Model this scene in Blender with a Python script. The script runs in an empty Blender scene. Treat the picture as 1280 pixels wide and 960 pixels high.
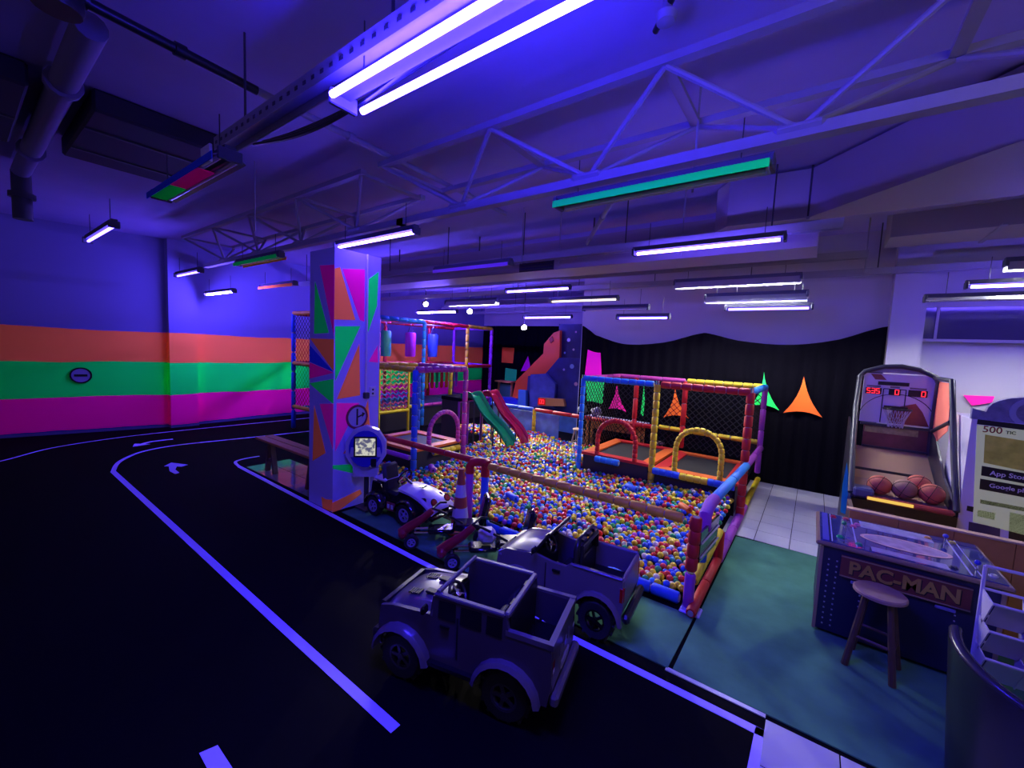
import bpy, bmesh, math, random
from mathutils import Vector, Matrix, Euler
random.seed(7)
SC = bpy.context.scene
COL = SC.collection
# ------------------------------------------------------------------ camera
YAW, PITCH, ROLL, FPX, CAMH = math.radians(36.16), math.radians(4.78), math.radians(2.62), 516.0, 2.1
_f = Vector((-math.sin(YAW)*math.cos(PITCH), math.cos(YAW)*math.cos(PITCH), -math.sin(PITCH)))
_r0 = Vector((math.cos(YAW), math.sin(YAW), 0)); _u0 = _r0.cross(_f)
_r = _r0*math.cos(ROLL)+_u0*math.sin(ROLL); _u = -_r0*math.sin(ROLL)+_u0*math.cos(ROLL)
CPOS = Vector((0, 0, CAMH))
cd = bpy.data.cameras.new('camera'); cam = bpy.data.objects.new('camera', cd); COL.objects.link(cam)
cam.matrix_world = Matrix(((_r.x, _u.x, -_f.x, 0), (_r.y, _u.y, -_f.y, 0), (_r.z, _u.z, -_f.z, CAMH), (0, 0, 0, 1)))
cd.sensor_fit = 'HORIZONTAL'; cd.sensor_width = 36; cd.lens = FPX/1280*36; cd.clip_start = .05
SC.camera = cam
# ------------------------------------------------------------------ world, exposure
w = bpy.data.worlds.new('world'); SC.world = w; w.use_nodes = True
w.node_tree.nodes['Background'].inputs[0].default_value = (.42, .29, 1, 1)
w.node_tree.nodes['Background'].inputs[1].default_value = .14
vs = SC.view_settings; vs.view_transform = 'Standard'; vs.look = 'None'; vs.exposure = 0.0; vs.gamma = 1; vs.use_curve_mapping = False
SC.cycles.use_denoising = True
SC.cycles.max_bounces = 6; SC.cycles.diffuse_bounces = 3; SC.cycles.glossy_bounces = 3; SC.cycles.sample_clamp_indirect = 4
BLUE_ON, WHITE_ON = 90.0, 320.0          # tube strengths
CEIL = 4.15
# ------------------------------------------------------------------ pixel -> place
def ray(x, y): return _f + _r*((x-640)/FPX) - _u*((y-480)/FPX)
def G(x, y, z=0.): d = ray(x, y); return CPOS + d*((z-CAMH)/d.z)
def WX(x, y, X): d = ray(x, y); return CPOS + d*(X/d.x)
def WY(x, y, Y): d = ray(x, y); return CPOS + d*(Y/d.y)
# ------------------------------------------------------------------ materials
def lin(c): return tuple(((v/255+.055)/1.055)**2.4 if v > 10 else v/3294 for v in c)
MATS = {}
def mat(name, col, rough=.5, metal=0., emit=0., bump=0., scale=20., var=0., coat=0., spec=.5, alpha=1., trans=0.):
    if name in MATS: return MATS[name]
    m = bpy.data.materials.new(name); m.use_nodes = True; nt = m.node_tree; b = nt.nodes['Principled BSDF']
    c = (*col, 1)
    b.inputs['Base Color'].default_value = c; b.inputs['Roughness'].default_value = rough; b.inputs['Metallic'].default_value = metal
    b.inputs['Specular IOR Level'].default_value = spec; b.inputs['Coat Weight'].default_value = coat; b.inputs['Alpha'].default_value = alpha
    b.inputs['Transmission Weight'].default_value = trans
    if emit: b.inputs['Emission Color'].default_value = c; b.inputs['Emission Strength'].default_value = emit
    if var or bump:
        tc = nt.nodes.new('ShaderNodeTexCoord'); n = nt.nodes.new('ShaderNodeTexNoise'); n.inputs['Scale'].default_value = scale; n.inputs['Detail'].default_value = 4
        nt.links.new(tc.outputs['Object'], n.inputs['Vector'])
        if var:
            mx = nt.nodes.new('ShaderNodeMix'); mx.data_type = 'RGBA'
            mx.inputs[6].default_value = (*[v*(1-var) for v in col], 1); mx.inputs[7].default_value = (*[min(v*(1+var), 1) for v in col], 1)
            nt.links.new(n.outputs['Fac'], mx.inputs[0]); nt.links.new(mx.outputs[2], b.inputs['Base Color'])
        if bump:
            bp = nt.nodes.new('ShaderNodeBump'); bp.inputs['Strength'].default_value = bump; bp.inputs['Distance'].default_value = .01
            nt.links.new(n.outputs['Fac'], bp.inputs['Height']); nt.links.new(bp.outputs['Normal'], b.inputs['Normal'])
    MATS[name] = m; return m
def fluo(name, col):
    """day-glow paint: returns more long-wave light than it receives, because it converts the black light's blue"""
    if name in MATS: return MATS[name]
    m = bpy.data.materials.new(name); m.use_nodes = True; nt = m.node_tree
    nt.nodes.remove(nt.nodes['Principled BSDF']); d = nt.nodes.new('ShaderNodeBsdfDiffuse'); d.inputs[0].default_value = (*col, 1)
    n = nt.nodes.new('ShaderNodeTexNoise'); n.inputs['Scale'].default_value = 3; bp = nt.nodes.new('ShaderNodeBump'); bp.inputs['Strength'].default_value = .1
    nt.links.new(n.outputs['Fac'], bp.inputs['Height']); nt.links.new(bp.outputs[0], d.inputs['Normal'])
    nt.links.new(d.outputs[0], nt.nodes['Material Output'].inputs[0]); MATS[name] = m; return m
def lamp_mat(name, col, s):
    m = bpy.data.materials.new(name); m.use_nodes = True; nt = m.node_tree; nt.nodes.remove(nt.nodes['Principled BSDF'])
    e = nt.nodes.new('ShaderNodeEmission'); e.inputs[0].default_value = (*col, 1); e.inputs[1].default_value = s
    nt.links.new(e.outputs[0], nt.nodes['Material Output'].inputs[0]); MATS[name] = m; return m
FL_O, FL_G, FL_P, FL_M = (3.0, .70, .09), (.02, 3.7, .17), (3.2, .07, .55), (2.9, .03, .48)
fo, fg, fp, fm = fluo('fluo_orange', FL_O), fluo('fluo_green', FL_G), fluo('fluo_pink', FL_P), fluo('fluo_magenta', FL_M)
fb = fluo('fluo_blue', (.05, .12, .9)); ft = fluo('fluo_teal', (.05, 1.7, .8))
tape_white = fluo('blacklight_white', (.85, .75, 1.5)); pillar_white = fluo('blacklight_pillar', (.62, .55, .95))
white_p = mat('white_paint', (.78, .77, .8), .6, var=.06, scale=4)
steel = mat('grey_painted_steel', (.34, .32, .34), .5, metal=.0, var=.1, scale=8)
dark_steel = mat('dark_steel', (.05, .05, .055), .5)
black_pl = mat('black_plastic', (.012, .012, .014), .35)
black_gl = mat('black_gloss', (.01, .01, .012), .15, coat=.3)
chrome = mat('chrome', (.8, .8, .82), .15, metal=1)
rubber = mat('rubber', (.012, .012, .013), .7)
FC = dict(red=(.62, .015, .018), yellow=(.95, .72, .02), blue=(.02, .12, .70), sky=(.02, .25, .75), purple=(.40, .05, .50),
          magenta=(.62, .06, .34), tan=(.92, .48, .03), green=(.02, .42, .08), orange=(.85, .16, .02))
foam = {k: mat('foam_'+k, v, .55, bump=.1, scale=60) for k, v in FC.items()}
BC = dict(yellow=(.95, .74, .02), red=(.78, .02, .02), blue=(.02, .10, .62), green=(.02, .42, .10), white=(.85, .78, .50), sky=(.04, .36, .70), purple=(.48, .06, .40))
ballm = {k: mat('ball_'+k, v, .28, coat=.2) for k, v in BC.items()}
wood_l = mat('light_wood', (.66, .29, .06), .5, var=.25, scale=9); wood_d = mat('dark_wood', (.10, .05, .035), .5, var=.3, scale=9)
netm = mat('black_net_cord', (.01, .01, .01), .8)
tube_blue = lamp_mat('blacklight_tube', (.115, .065, 1), BLUE_ON)
tube_big = lamp_mat('strong_blacklight_tube', (.036, .02, 1), 340)
tube_wall = lamp_mat('wall_blacklight_tube', (.11, .065, 1), 420)
tube_far = lamp_mat('far_wall_blacklight_tube', (.12, .07, 1), 1300)
tube_fill = lamp_mat('violet_tube', (.70, .58, 1), 75)
tube_dim = lamp_mat('weak_blacklight_tube', (.11, .065, 1), 20)
tube_white = lamp_mat('white_tube', (.92, .93, 1), WHITE_ON)
tube_cream = lamp_mat('cream_tube', (1, .82, .6), 3)
tube_off = mat('unlit_tube', (.6, .6, .65), .2)
led_red = lamp_mat('red_digit', (1, .02, .04), 2.5)
# ------------------------------------------------------------------ mesh helpers
class MB:
    def __init__(s): s.v = []; s.f = []; s.m = []
    def add(s, vs, fs, mi=0):
        o = len(s.v); s.v += [Vector(v) for v in vs]; s.f += [tuple(i+o for i in f) for f in fs]; s.m += [mi]*len(fs); return s
    def box(s, c, d, M=None, mi=0, top=None):
        c = Vector(c); x, y, z = d[0]/2, d[1]/2, d[2]/2; t = top or (1, 1)
        vs = [(-x, -y, -z), (x, -y, -z), (x, y, -z), (-x, y, -z), (-x*t[0], -y*t[1], z), (x*t[0], -y*t[1], z), (x*t[0], y*t[1], z), (-x*t[0], y*t[1], z)]
        vs = [(M @ Vector(v) if M else Vector(v))+c for v in vs]
        return s.add(vs, [(0, 3, 2, 1), (4, 5, 6, 7), (0, 1, 5, 4), (1, 2, 6, 5), (2, 3, 7, 6), (3, 0, 4, 7)], mi)
    def bb(s, a, b, mi=0): return s.box(((a[0]+b[0])/2, (a[1]+b[1])/2, (a[2]+b[2])/2), (abs(b[0]-a[0]), abs(b[1]-a[1]), abs(b[2]-a[2])), None, mi)
    def cbox(s, c, d, ch=.01, M=None, mi=0):
        """box with chamfered edges"""
        c = Vector(c); x, y, z = d[0]/2, d[1]/2, d[2]/2; ch = min(ch, x*.9, y*.9, z*.9); vs = []
        for sx in (-1, 1):
            for sy in (-1, 1):
                for sz in (-1, 1):
                    vs += [(sx*(x-ch), sy*(y-ch), sz*z), (sx*(x-ch), sy*y, sz*(z-ch)), (sx*x, sy*(y-ch), sz*(z-ch))]
        vs = [Vector(v) for v in vs]; bm = bmesh.new(); [bm.verts.new(v) for v in vs]; r = bmesh.ops.convex_hull(bm, input=bm.verts)
        bmesh.ops.dissolve_limit(bm, angle_limit=.01, verts=bm.verts, edges=bm.edges)
        bm.verts.index_update(); V = [(M @ v.co if M else v.co)+c for v in bm.verts]; Fc = [tuple(v.index for v in f.verts) for f in bm.faces]; bm.free()
        return s.add(V, Fc, mi)
    def cyl(s, a, b, r, r2=None, n=12, cap=True, mi=0):
        a, b = Vector(a), Vector(b); r2 = r if r2 is None else r2; d = (b-a).normalized()
        u = d.orthogonal().normalized(); w_ = d.cross(u); vs = []
        for p, q in ((a, r), (b, r2)):
            vs += [p+(u*math.cos(2*math.pi*i/n)+w_*math.sin(2*math.pi*i/n))*q for i in range(n)]
        fs = [(i, (i+1) % n, n+(i+1) % n, n+i) for i in range(n)]
        if cap: fs += [tuple(range(n))[::-1], tuple(range(n, 2*n))]
        return s.add(vs, fs, mi)
    def tube(s, pts, r, n=8, closed=False, mi=0):
        pts = [Vector(p) for p in pts]; N = len(pts); vs = []; up = None
        for k, p in enumerate(pts):
            t = ((pts[(k+1) % N]-pts[k-1]) if closed or 0 < k < N-1 else (pts[1]-pts[0] if k == 0 else pts[-1]-pts[-2])).normalized()
            if up is None: up = t.orthogonal().normalized()
            up = (up-t*up.dot(t)); up = up.normalized() if up.length > 1e-6 else t.orthogonal().normalized(); w_ = t.cross(up)
            rr = r[k] if isinstance(r, (list, tuple)) else r
            vs += [p+(up*math.cos(2*math.pi*i/n)+w_*math.sin(2*math.pi*i/n))*rr for i in range(n)]
        fs = [(k*n+i, k*n+(i+1) % n, ((k+1) % N)*n+(i+1) % n, ((k+1) % N)*n+i) for k in range(N if closed else N-1) for i in range(n)]
        if not closed: fs += [tuple(range(n))[::-1], tuple(range((N-1)*n, N*n))]
        return s.add(vs, fs, mi)
    def prism(s, poly, d, mi=0):
        """polygon of 3-D points pushed along vector d"""
        p = [Vector(q) for q in poly]; n = len(p); d = Vector(d)
        return s.add(p+[q+d for q in p], [tuple(range(n))[::-1], tuple(range(n, 2*n))]+[(i, (i+1) % n, n+(i+1) % n, n+i) for i in range(n)], mi)
    def lathe(s, prof, c=(0, 0, 0), n=16, M=None, mi=0):
        c = Vector(c); k = len(prof); vs = []
        for i in range(n):
            a = 2*math.pi*i/n
            for r, z in prof:
                p = Vector((r*math.cos(a), r*math.sin(a), z)); vs.append((M @ p if M else p)+c)
        return s.add(vs, [(i*k+j, ((i+1) % n)*k+j, ((i+1) % n)*k+j+1, i*k+j+1) for i in range(n) for j in range(k-1)], mi)
    def ball(s, c, r, sub=1, mi=0):
        V, Fc = ICO[sub]; c = Vector(c); return s.add([c+v*r for v in V], Fc, mi)
    def grid(s, fn, nu, nv, mi=0):
        return s.add([fn(i/nu, j/nv) for j in range(nv+1) for i in range(nu+1)], [(j*(nu+1)+i, j*(nu+1)+i+1, (j+1)*(nu+1)+i+1, (j+1)*(nu+1)+i) for j in range(nv) for i in range(nu)], mi)
    def build(s, name, m, parent=None, smooth=None, world=True, fix=True):
        me = bpy.data.meshes.new(name); ms = m if isinstance(m, (list, tuple)) else [m]
        if parent is None:
            lo = [min(v[i] for v in s.v) for i in range(3)]; hi = [max(v[i] for v in s.v) for i in range(3)]
            loc = Vector(((lo[0]+hi[0])/2, (lo[1]+hi[1])/2, lo[2]))
        else: loc = origin(parent) if world else Vector()
        me.from_pydata([v-loc for v in s.v], [], s.f)
        for q in ms: me.materials.append(q)
        me.polygons.foreach_set('material_index', s.m)
        if fix:
            bm = bmesh.new(); bm.from_mesh(me); bmesh.ops.recalc_face_normals(bm, faces=bm.faces); bm.to_mesh(me); bm.free()
        if smooth:
            me.polygons.foreach_set('use_smooth', [True]*len(me.polygons)); me.set_sharp_from_angle(angle=math.radians(smooth))
        me.update()
        o = bpy.data.objects.new(name, me); COL.objects.link(o)
        if parent is None: o.location = loc
        else: o.parent = parent
        return o
def origin(o):
    p = Vector()
    while o: p += o.location; o = o.parent
    return p
ICO = {}
for sub in (1, 2, 3):
    bm = bmesh.new(); bmesh.ops.create_icosphere(bm, subdivisions=sub, radius=1); bm.verts.index_update()
    ICO[sub] = ([v.co.copy() for v in bm.verts], [tuple(v.index for v in f.verts) for f in bm.faces]); bm.free()
def tag(o, label=None, cat=None, group=None, kind=None):
    if label: o['label'] = label
    if cat: o['category'] = cat
    if group: o['group'] = group
    if kind: o['kind'] = kind
    return o
def thing(name, loc, label, cat, group=None, rz=0.):
    o = bpy.data.objects.new(name, None); o.empty_display_size = .1; COL.objects.link(o); o.location = loc; o.rotation_euler = (0, 0, rz)
    return tag(o, label, cat, group)
def struct(name, mb, m, smooth=None): return tag(mb.build(name, m, None, smooth), None, None, None, 'structure')
def part(name, me, parent, M=None):
    """another part that shares a mesh"""
    o = bpy.data.objects.new(name, me); COL.objects.link(o); o.parent = parent
    if M is not None: o.matrix_local = M
    return o
def text(s, size, m, M, parent, name='lettering', depth=.002, bold=.0, shear=0., xs=1.):
    c = bpy.data.curves.new('t', 'FONT'); c.body = s; c.size = size; c.extrude = depth; c.align_x = 'CENTER'; c.align_y = 'CENTER'; c.offset = bold; c.shear = shear; c.resolution_u = 3
    t = bpy.data.objects.new('t', c); COL.objects.link(t); dg = bpy.context.evaluated_depsgraph_get(); me = bpy.data.meshes.new_from_object(t.evaluated_get(dg)); bpy.data.objects.remove(t)
    me.name = name; me.materials.clear(); me.materials.append(m)
    loc = origin(parent)
    for v in me.vertices: v.co = M @ Vector((v.co.x*xs, v.co.y, v.co.z)) - loc
    o = bpy.data.objects.new(name, me); COL.objects.link(o); o.parent = parent; return o
def frame(o, x, y):
    """4x4 with local x,y axes in world and origin o"""
    x = Vector(x).normalized(); z = x.cross(Vector(y)).normalized(); y = z.cross(x); o = Vector(o)
    return Matrix(((x.x, y.x, z.x, o.x), (x.y, y.y, z.y, o.y), (x.z, y.z, z.z, o.z), (0, 0, 0, 1)))
def segs(a, b, n, r, cols, parent, name='foam_segment', gap=.08, sides=10):
    """foam sleeve cut into n beads along a-b, each a sub-part"""
    a, b = Vector(a), Vector(b); d = (b-a)/n; L = d.length; me = {}
    for i in range(n):
        c = cols[i % len(cols)]; p0 = a+d*(i+gap/2); p1 = a+d*(i+1-gap/2); q = min(.2*r, L*.15); e = d.normalized()
        mb = MB(); u = e.orthogonal().normalized(); M = Matrix((u, e.cross(u), e)).transposed()
        ll = (p1-p0).length; mb.lathe([(r*.55, 0), (r*.86, 0), (r, q), (r, ll-q), (r*.86, ll), (r*.55, ll)], p0, sides, M)
        mb.build(name, foam[c], parent, 50)
# ================================================================== SETTING
XL, YC, YB = -11.64, 8.27, 13.7
track = mat('black_track_vinyl', (.0045, .004, .006), .75, var=.3, scale=30, spec=.03)
floor = struct('floor', MB().bb((-16, -4, -.1), (7, 14, 0)), track)
tile_m = mat('white_floor_tile', (.70, .70, .72), .22, var=.05, scale=6); tile_g = mat('glossy_floor_tile', (.20, .19, .22), .06, var=.05, scale=6)
T = .345
tm = MB().cbox((0, 0, .0025), (T-.006, T-.006, .005), .002)
def tile_mesh(m):
    me = bpy.data.meshes.new('tile'); me.from_pydata(tm.v, [], tm.f); me.materials.append(m); return me
tme, tme2 = tile_mesh(tile_m), tile_mesh(tile_g)
def tiles(x0, x1, y0, y1, me):
    x = x0
    while x < x1-.05:
        y = y0
        while y < y1-.05:
            o = part('tile', me, floor); o.location = Vector((x+T/2, y+T/2, 0))-floor.location; y += T
        x += T
tiles(-.41-T, 2.0, 8.27-8*T, 8.28, tme)            # beside the curtain
tiles(-.06, 1.2, 2.76-4*T, 2.77, tme)              # near corner
tiles(-7.3, -5.25, 2.78, 2.78+2*T, tme2)           # under the bench
struct('trim_1', MB().bb((-.64, 2.765, 0), (-.06, 2.80, .006)), tile_m)
# grout bed below the tiles
# ---- wall with painted bands
def band_mat():
    m = bpy.data.materials.new('banded_wall_paint'); m.use_nodes = True; nt = m.node_tree; nt.nodes.remove(nt.nodes['Principled BSDF'])
    d = nt.nodes.new('ShaderNodeBsdfDiffuse'); g = nt.nodes.new('ShaderNodeNewGeometry'); s = nt.nodes.new('ShaderNodeSeparateXYZ')
    n = nt.nodes.new('ShaderNodeTexNoise'); n.inputs['Scale'].default_value = .8; n.inputs['Detail'].default_value = 3
    a = nt.nodes.new('ShaderNodeMath'); a.operation = 'MULTIPLY_ADD'; a.inputs[1].default_value = .10
    mr = nt.nodes.new('ShaderNodeMapRange'); mr.inputs[2].default_value = 5; r = nt.nodes.new('ShaderNodeValToRGB'); r.color_ramp.interpolation = 'CONSTANT'
    L = nt.links; L.new(g.outputs['Position'], s.inputs[0]); L.new(g.outputs['Position'], n.inputs['Vector'])
    L.new(n.outputs['Fac'], a.inputs[0]); L.new(s.outputs['Z'], a.inputs[2]); L.new(a.outputs[0], mr.inputs[0]); L.new(mr.outputs[0], r.inputs[0])
    el = r.color_ramp.elements; off = .05
    st = [(0, (.10, .07, .30)), (.06, FL_M), (.72, FL_G), (1.44, FL_O), (2.10, (.32, .30, .52))]
    mr.inputs[2].default_value = 5.
    while len(el) < 5: el.new(.5)
    for e, (z, c) in zip(el, st): e.position = (z+off)/5 if z else 0; e.color = (*c, 1)
    L.new(r.outputs[0], d.inputs[0]); L.new(d.outputs[0], nt.nodes['Material Output'].inputs[0]); return m
wl = MB(); pts = [(-14.2, -4), (-12.25, .3), (-11.66, 2.87), (-11.50, 2.88), (-11.50, 3.4), (XL, 3.41), (XL, YB+.2)]
for (a, b) in zip(pts, pts[1:]):
    wl.add([(*a, 0), (*b, 0), (*b, CEIL), (*a, CEIL)], [(0, 1, 2, 3)])
for (a, b) in zip(pts, pts[1:]):
    wl.add([(a[0]-.2, a[1], 0), (b[0]-.2, b[1], 0), (b[0]-.2, b[1], CEIL), (a[0]-.2, a[1], CEIL)], [(3, 2, 1, 0)])
wall_left = tag(wl.build('wall_left', band_mat(), fix=False), kind='structure')
base_m = mat('baseboard_blue', (.16, .14, .34), .5)
bb_ = MB()
for (a, b) in list(zip(pts, pts[1:]))[1:]:
    bb_.prism([(*a, 0), (*b, 0), (*b, .05), (*a, .05)], (.015, 0, 0))
struct('baseboard_left', bb_, base_m)
wall_m = mat('white_wall', (.55, .52, .52), .7, var=.06, scale=2)
struct('wall_back', MB().bb((-4.3, 8.45, 0), (7, 8.6, CEIL)), wall_m)
struct('wall_far', MB().bb((-12, YB, 0), (-3.5, YB+.15, CEIL)), wall_m)
struct('wall_right', MB().bb((5.2, -4, 0), (5.35, 8.6, CEIL)), wall_m)
# column beside the curtain end
a = WY(1112, 400, 8.3).x; b = WY(1155, 400, 8.3).x
struct('trim_2', MB().bb((a, 8.22, 0), (b, 8.45, CEIL)), wall_m)
# dark high window right of the column
wa, wb = WY(1152, 392, 8.44), WY(1300, 428, 8.44)
wi = tag(MB().bb((wa.x, 8.38, wb.z), (2.6, 8.44, wa.z+.1)).build('window_1', mat('dark_window_glass', (.06, .05, .12), .12)), kind='structure')
for z_ in (wb.z, wa.z+.1): MB().bb((wa.x-.03, 8.36, z_-.02), (2.63, 8.44, z_+.02)).build('frame_bar', wall_m, wi)
for x_ in (wa.x, wa.x+.16, 2.6): MB().bb((x_-.015, 8.36, wb.z), (x_+.015, 8.44, wa.z+.1)).build('frame_bar', wall_m, wi)
# ---- ceiling
ceil_m = mat('concrete_ceiling', (.42, .36, .60), .85, var=.14, scale=1.3, bump=.15)
struct('ceiling', MB().bb((-16, -4, CEIL), (7, 14, CEIL+.15)), ceil_m)
tr = 3
for i, (x0, x1, y0, y1, z0, lab) in enumerate([(-16, 7, 6.5, 6.9, 3.95, 0), (-16, 7, 9.6, 10.1, 3.9, 0)]):
    struct('trim_%d' % (i+3), MB().bb((x0, y0, z0), (x1, y1, CEIL)), ceil_m)
# black boxes stand in for the dark openings between ceiling beams, upper left
dkm = mat('black_duct', (.02, .018, .03), .7)
d1 = thing('black_ceiling_duct', (-5.9, 1.3, 3.95), 'wide black sheet duct under the ceiling left of the coloured fixture', 'duct')
MB().cbox((-5.9, 1.3, 4.05), (1.6, 1.0, .19), .02).build('body', dkm, d1, 30)
for x_ in (-6.3, -5.6): MB().box((x_, 1.3, 3.955), (.03, .96, .02)).build('flange', dark_steel, d1)
d2 = thing('black_ceiling_duct', (-5.95, -.1, 3.95), 'black sheet duct under the ceiling at the far upper left', 'duct')
MB().cbox((-5.95, -.1, 4.05), (1.7, 1.1, .19), .02).build('body', dkm, d2, 30)
MB().box((-5.95, -.1, 3.955), (.03, 1.06, .02)).build('flange', dark_steel, d2)
# ================================================================== FLOOR MARKS
tape = tape_white
def strip(path, wd, label, name='lane_line', closed=False):
    pts = [Vector((p[0], p[1], 0)) for p in path]; L, R = [], []
    for k, p in enumerate(pts):
        t = (pts[min(k+1, len(pts)-1)]-pts[max(k-1, 0)]).normalized(); n = Vector((-t.y, t.x, 0))
        L.append(p+n*wd/2); R.append(p-n*wd/2)
    mb = MB(); m = len(pts); z = Vector((0, 0, .003))
    mb.add(L+R+[q+z for q in L]+[q+z for q in R], [(2*m+i, 2*m+i+1, 3*m+i+1, 3*m+i) for i in range(m-1)]+[(i, i+1, 2*m+i+1, 2*m+i) for i in range(m-1)]+[(m+i, m+i+1, 3*m+i+1, 3*m+i) for i in range(m-1)]+[(0, m, 3*m, 2*m), (m-1, 2*m-1, 4*m-1, 3*m-1)])
    return tag(mb.build(name, tape), label, 'floor line', 'white floor tape lines')
def smooth_path(P, n=6):
    P = [Vector((p[0], p[1], 0)) for p in P]; out = []
    for i in range(len(P)-1):
        p0, p1, p2, p3 = P[max(i-1, 0)], P[i], P[i+1], P[min(i+2, len(P)-1)]
        for k in range(n):
            t = k/n; out.append(.5*((2*p1)+(p2-p0)*t+(2*p0-5*p1+4*p2-p3)*t*t+(3*p1-p0-3*p2+p3)*t**3))
    return out+[P[-1]]
yl = 1.365
strip([(-1.68, yl), (-3, yl), (-5, yl+.01), (-8.35, yl+.02)], .062, 'long straight white tape line across the black track, left of the cars')
strip(smooth_path([(-8.35, yl+.02), (-8.95, 1.57), (-9.45, 1.95), (-9.62, 2.45), (-9.55, 3.1), (-9.42, 3.95), (-9.3, 5.0), (-9.2, 6.5)]), .055, 'thin white tape line curving away past the bench to the far lane')
strip([(-.045, 2.64), (-3, 2.64), (-7.4, 2.72)], .058, 'white tape line running past the pillar, karts and grey car')
strip(smooth_path([(-7.4, 2.72), (-7.72, 2.78), (-7.83, 2.95), (-7.84, 3.2)]), .045, 'short white tape bend at the tiles under the bench')
strip([(-.075, 2.67), (-.085, 2.2), (-.10, 1.6), (-.11, .8)], .05, 'short white tape line turning toward the viewer at the track corner')
strip(smooth_path([(-9.7, -.3), (-10.1, .4), (-10.67, .95), (-10.94, 1.6), (-11.05, 2.3), (-11.05, 3.4), (-10.95, 5.16), (-10.9, 7)]), .035, 'thin faint tape line hugging the foot of the striped wall')
q = [G(*p) for p in [(249, 942), (272, 932), (300, 975), (272, 985)]]
tag(MB().prism(q, (0, 0, .003)).build('lane_dash', tape), 'short white tape dash at the bottom edge of the track', 'floor line', 'white floor tape lines')
def arrow(path, hw, head, label):
    p = smooth_path(path, 5); mb = MB()
    for i in range(len(p)-1):
        t = (p[i+1]-p[i]).normalized(); n = Vector((-t.y, t.x, 0))*hw
        mb.prism([p[i]+n, p[i]-n, p[i+1]-n, p[i+1]+n], (0, 0, .003))
    t = (p[-1]-p[-2]).normalized(); n = Vector((-t.y, t.x, 0))
    mb.prism([p[-1]+n*head, p[-1]-n*head, p[-1]+t*head*1.6], (0, 0, .003))
    return tag(mb.build('floor_arrow', tape), label, 'floor arrow', 'white floor arrows')
arrow([G(216, 549), G(190, 552), G(178, 555)], .035, .14, 'thin white floor arrow pointing left near the striped wall')
qa = [G(*p) for p in [(205, 583), (214, 578.5), (235, 581), (227, 583.5), (221, 583), (219, 587), (224, 591), (219, 592.5), (212, 589), (211, 583)]]
tag(MB().prism(qa, (0, 0, .003)).build('floor_arrow', tape), 'bent white floor arrow in the middle of the black lane', 'floor arrow', 'white floor arrows')
# ================================================================== CARPETS
carp = mat('green_carpet', (.085, .26, .15), .95, var=.5, scale=3.2, bump=.6, spec=.1)
def carpet(poly, label):
    return tag(MB().prism([(*p, .0) for p in poly], (0, 0, .008)).build('carpet', carp), label, 'carpet', 'worn green carpets')
carpet([(-.60, 2.80), (1.0, 2.79), (2.6, 2.79), (2.6, 5.45), (.9, 5.44), (.1, 5.50), (-.59, 5.46)], 'worn green carpet between the ball pit and the arcade table')
carpet([(-4.55, 2.79), (-.63, 2.79), (-.62, 3.5), (-4.55, 3.5)], 'narrow green carpet strip under the karts and the grey pickup')
# ================================================================== PILLAR
PX0, PX1, PY0, PY1 = -5.2, -4.64, 2.72, 3.36
pil = thing('pillar', (-4.92, 3.04, 0), 'square white pillar painted with glowing triangles beside the kiosk', 'pillar')
MB().bb((PX0, PY0, 0), (PX1, PY1, 3.2)).build('shaft', pillar_white, pil)
def shapeF(pts, m, name='painted_shape'):       # on the front face, Y = PY0
    P = [WY(*p, PY0) for p in pts]
    for p in P: p.x = max(PX0, min(PX1, p.x)); p.y = PY0
    return MB().prism(P, (0, -.003, 0)).build(name, m, pil)
def shapeR(pts, m, name='painted_shape'):       # on the right face, X = PX1
    P = [WX(*p, PX1) for p in pts]
    for p in P: p.y = max(PY0, min(PY1, p.y)); p.x = PX1
    return MB().prism(P, (.003, 0, 0)).build(name, m, pil)
for pts_, m_ in [([(400, 332), (418, 331), (418, 420)], fm), ([(394, 352), (411, 416), (393, 417)], fg), ([(388, 423), (418, 424), (418, 464)], fo),
                 ([(386, 431), (418, 465), (386, 452)], fb), ([(386, 453), (418, 466), (386, 473)], fm), ([(386, 479), (418, 474), (418, 505)], fg),
                 ([(393, 507), (407, 566), (391, 576)], fo), ([(400, 505), (418, 505), (418, 562)], fp), ([(402, 621), (407, 624), (418, 626), (418, 640), (404, 638)], fo)]: shapeF(pts_, m_)
for pts_, m_ in [([(415, 335), (425, 334), (444, 400), (415, 399)], fo), ([(428, 336), (456, 337), (455, 402), (450, 400)], fm), ([(419, 408), (450, 408), (419, 476)], fg),
                 ([(449, 430), (450, 494), (421, 499)], fo), ([(421, 504), (449, 504), (442, 518), (419, 564)], fp), ([(460, 500), (462, 533), (450, 530)], fo),
                 ([(446, 536), (442, 565), (429, 567)], fo), ([(415, 582), (444, 580), (444, 592), (415, 586)], fg), ([(461, 349), (473, 340), (471, 382), (460, 415)], fg),
                 ([(472, 432), (461, 452), (472, 453)], fp), ([(414, 629), (450, 612), (452, 617), (425, 637), (414, 641)], fo)]: shapeR(pts_, m_)
py_ = WX(456, 500, PX1).y
c_ = MB().cyl((PX1+.015, py_, 1.40), (PX1+.015, py_, 3.2), .014, n=8).build('conduit', white_p, pil, 40)
MB().cbox((PX1+.03, py_, WX(457, 494, PX1).z), (.06, .07, .08), .01).build('switch_box', dark_steel, pil)
oy = WX(461, 487, PX1).y
pl = MB().cbox((PX1+.008, oy+.05, 1.47), (.016, .09, .13), .005).build('outlet_plate', white_p, pil)
for dz in (-.025, .025): MB().cyl((PX1+.016, oy+.05, 1.47+dz), (PX1+.02, oy+.05, 1.47+dz), .014, n=10).build('socket', dark_steel, pl)
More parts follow.
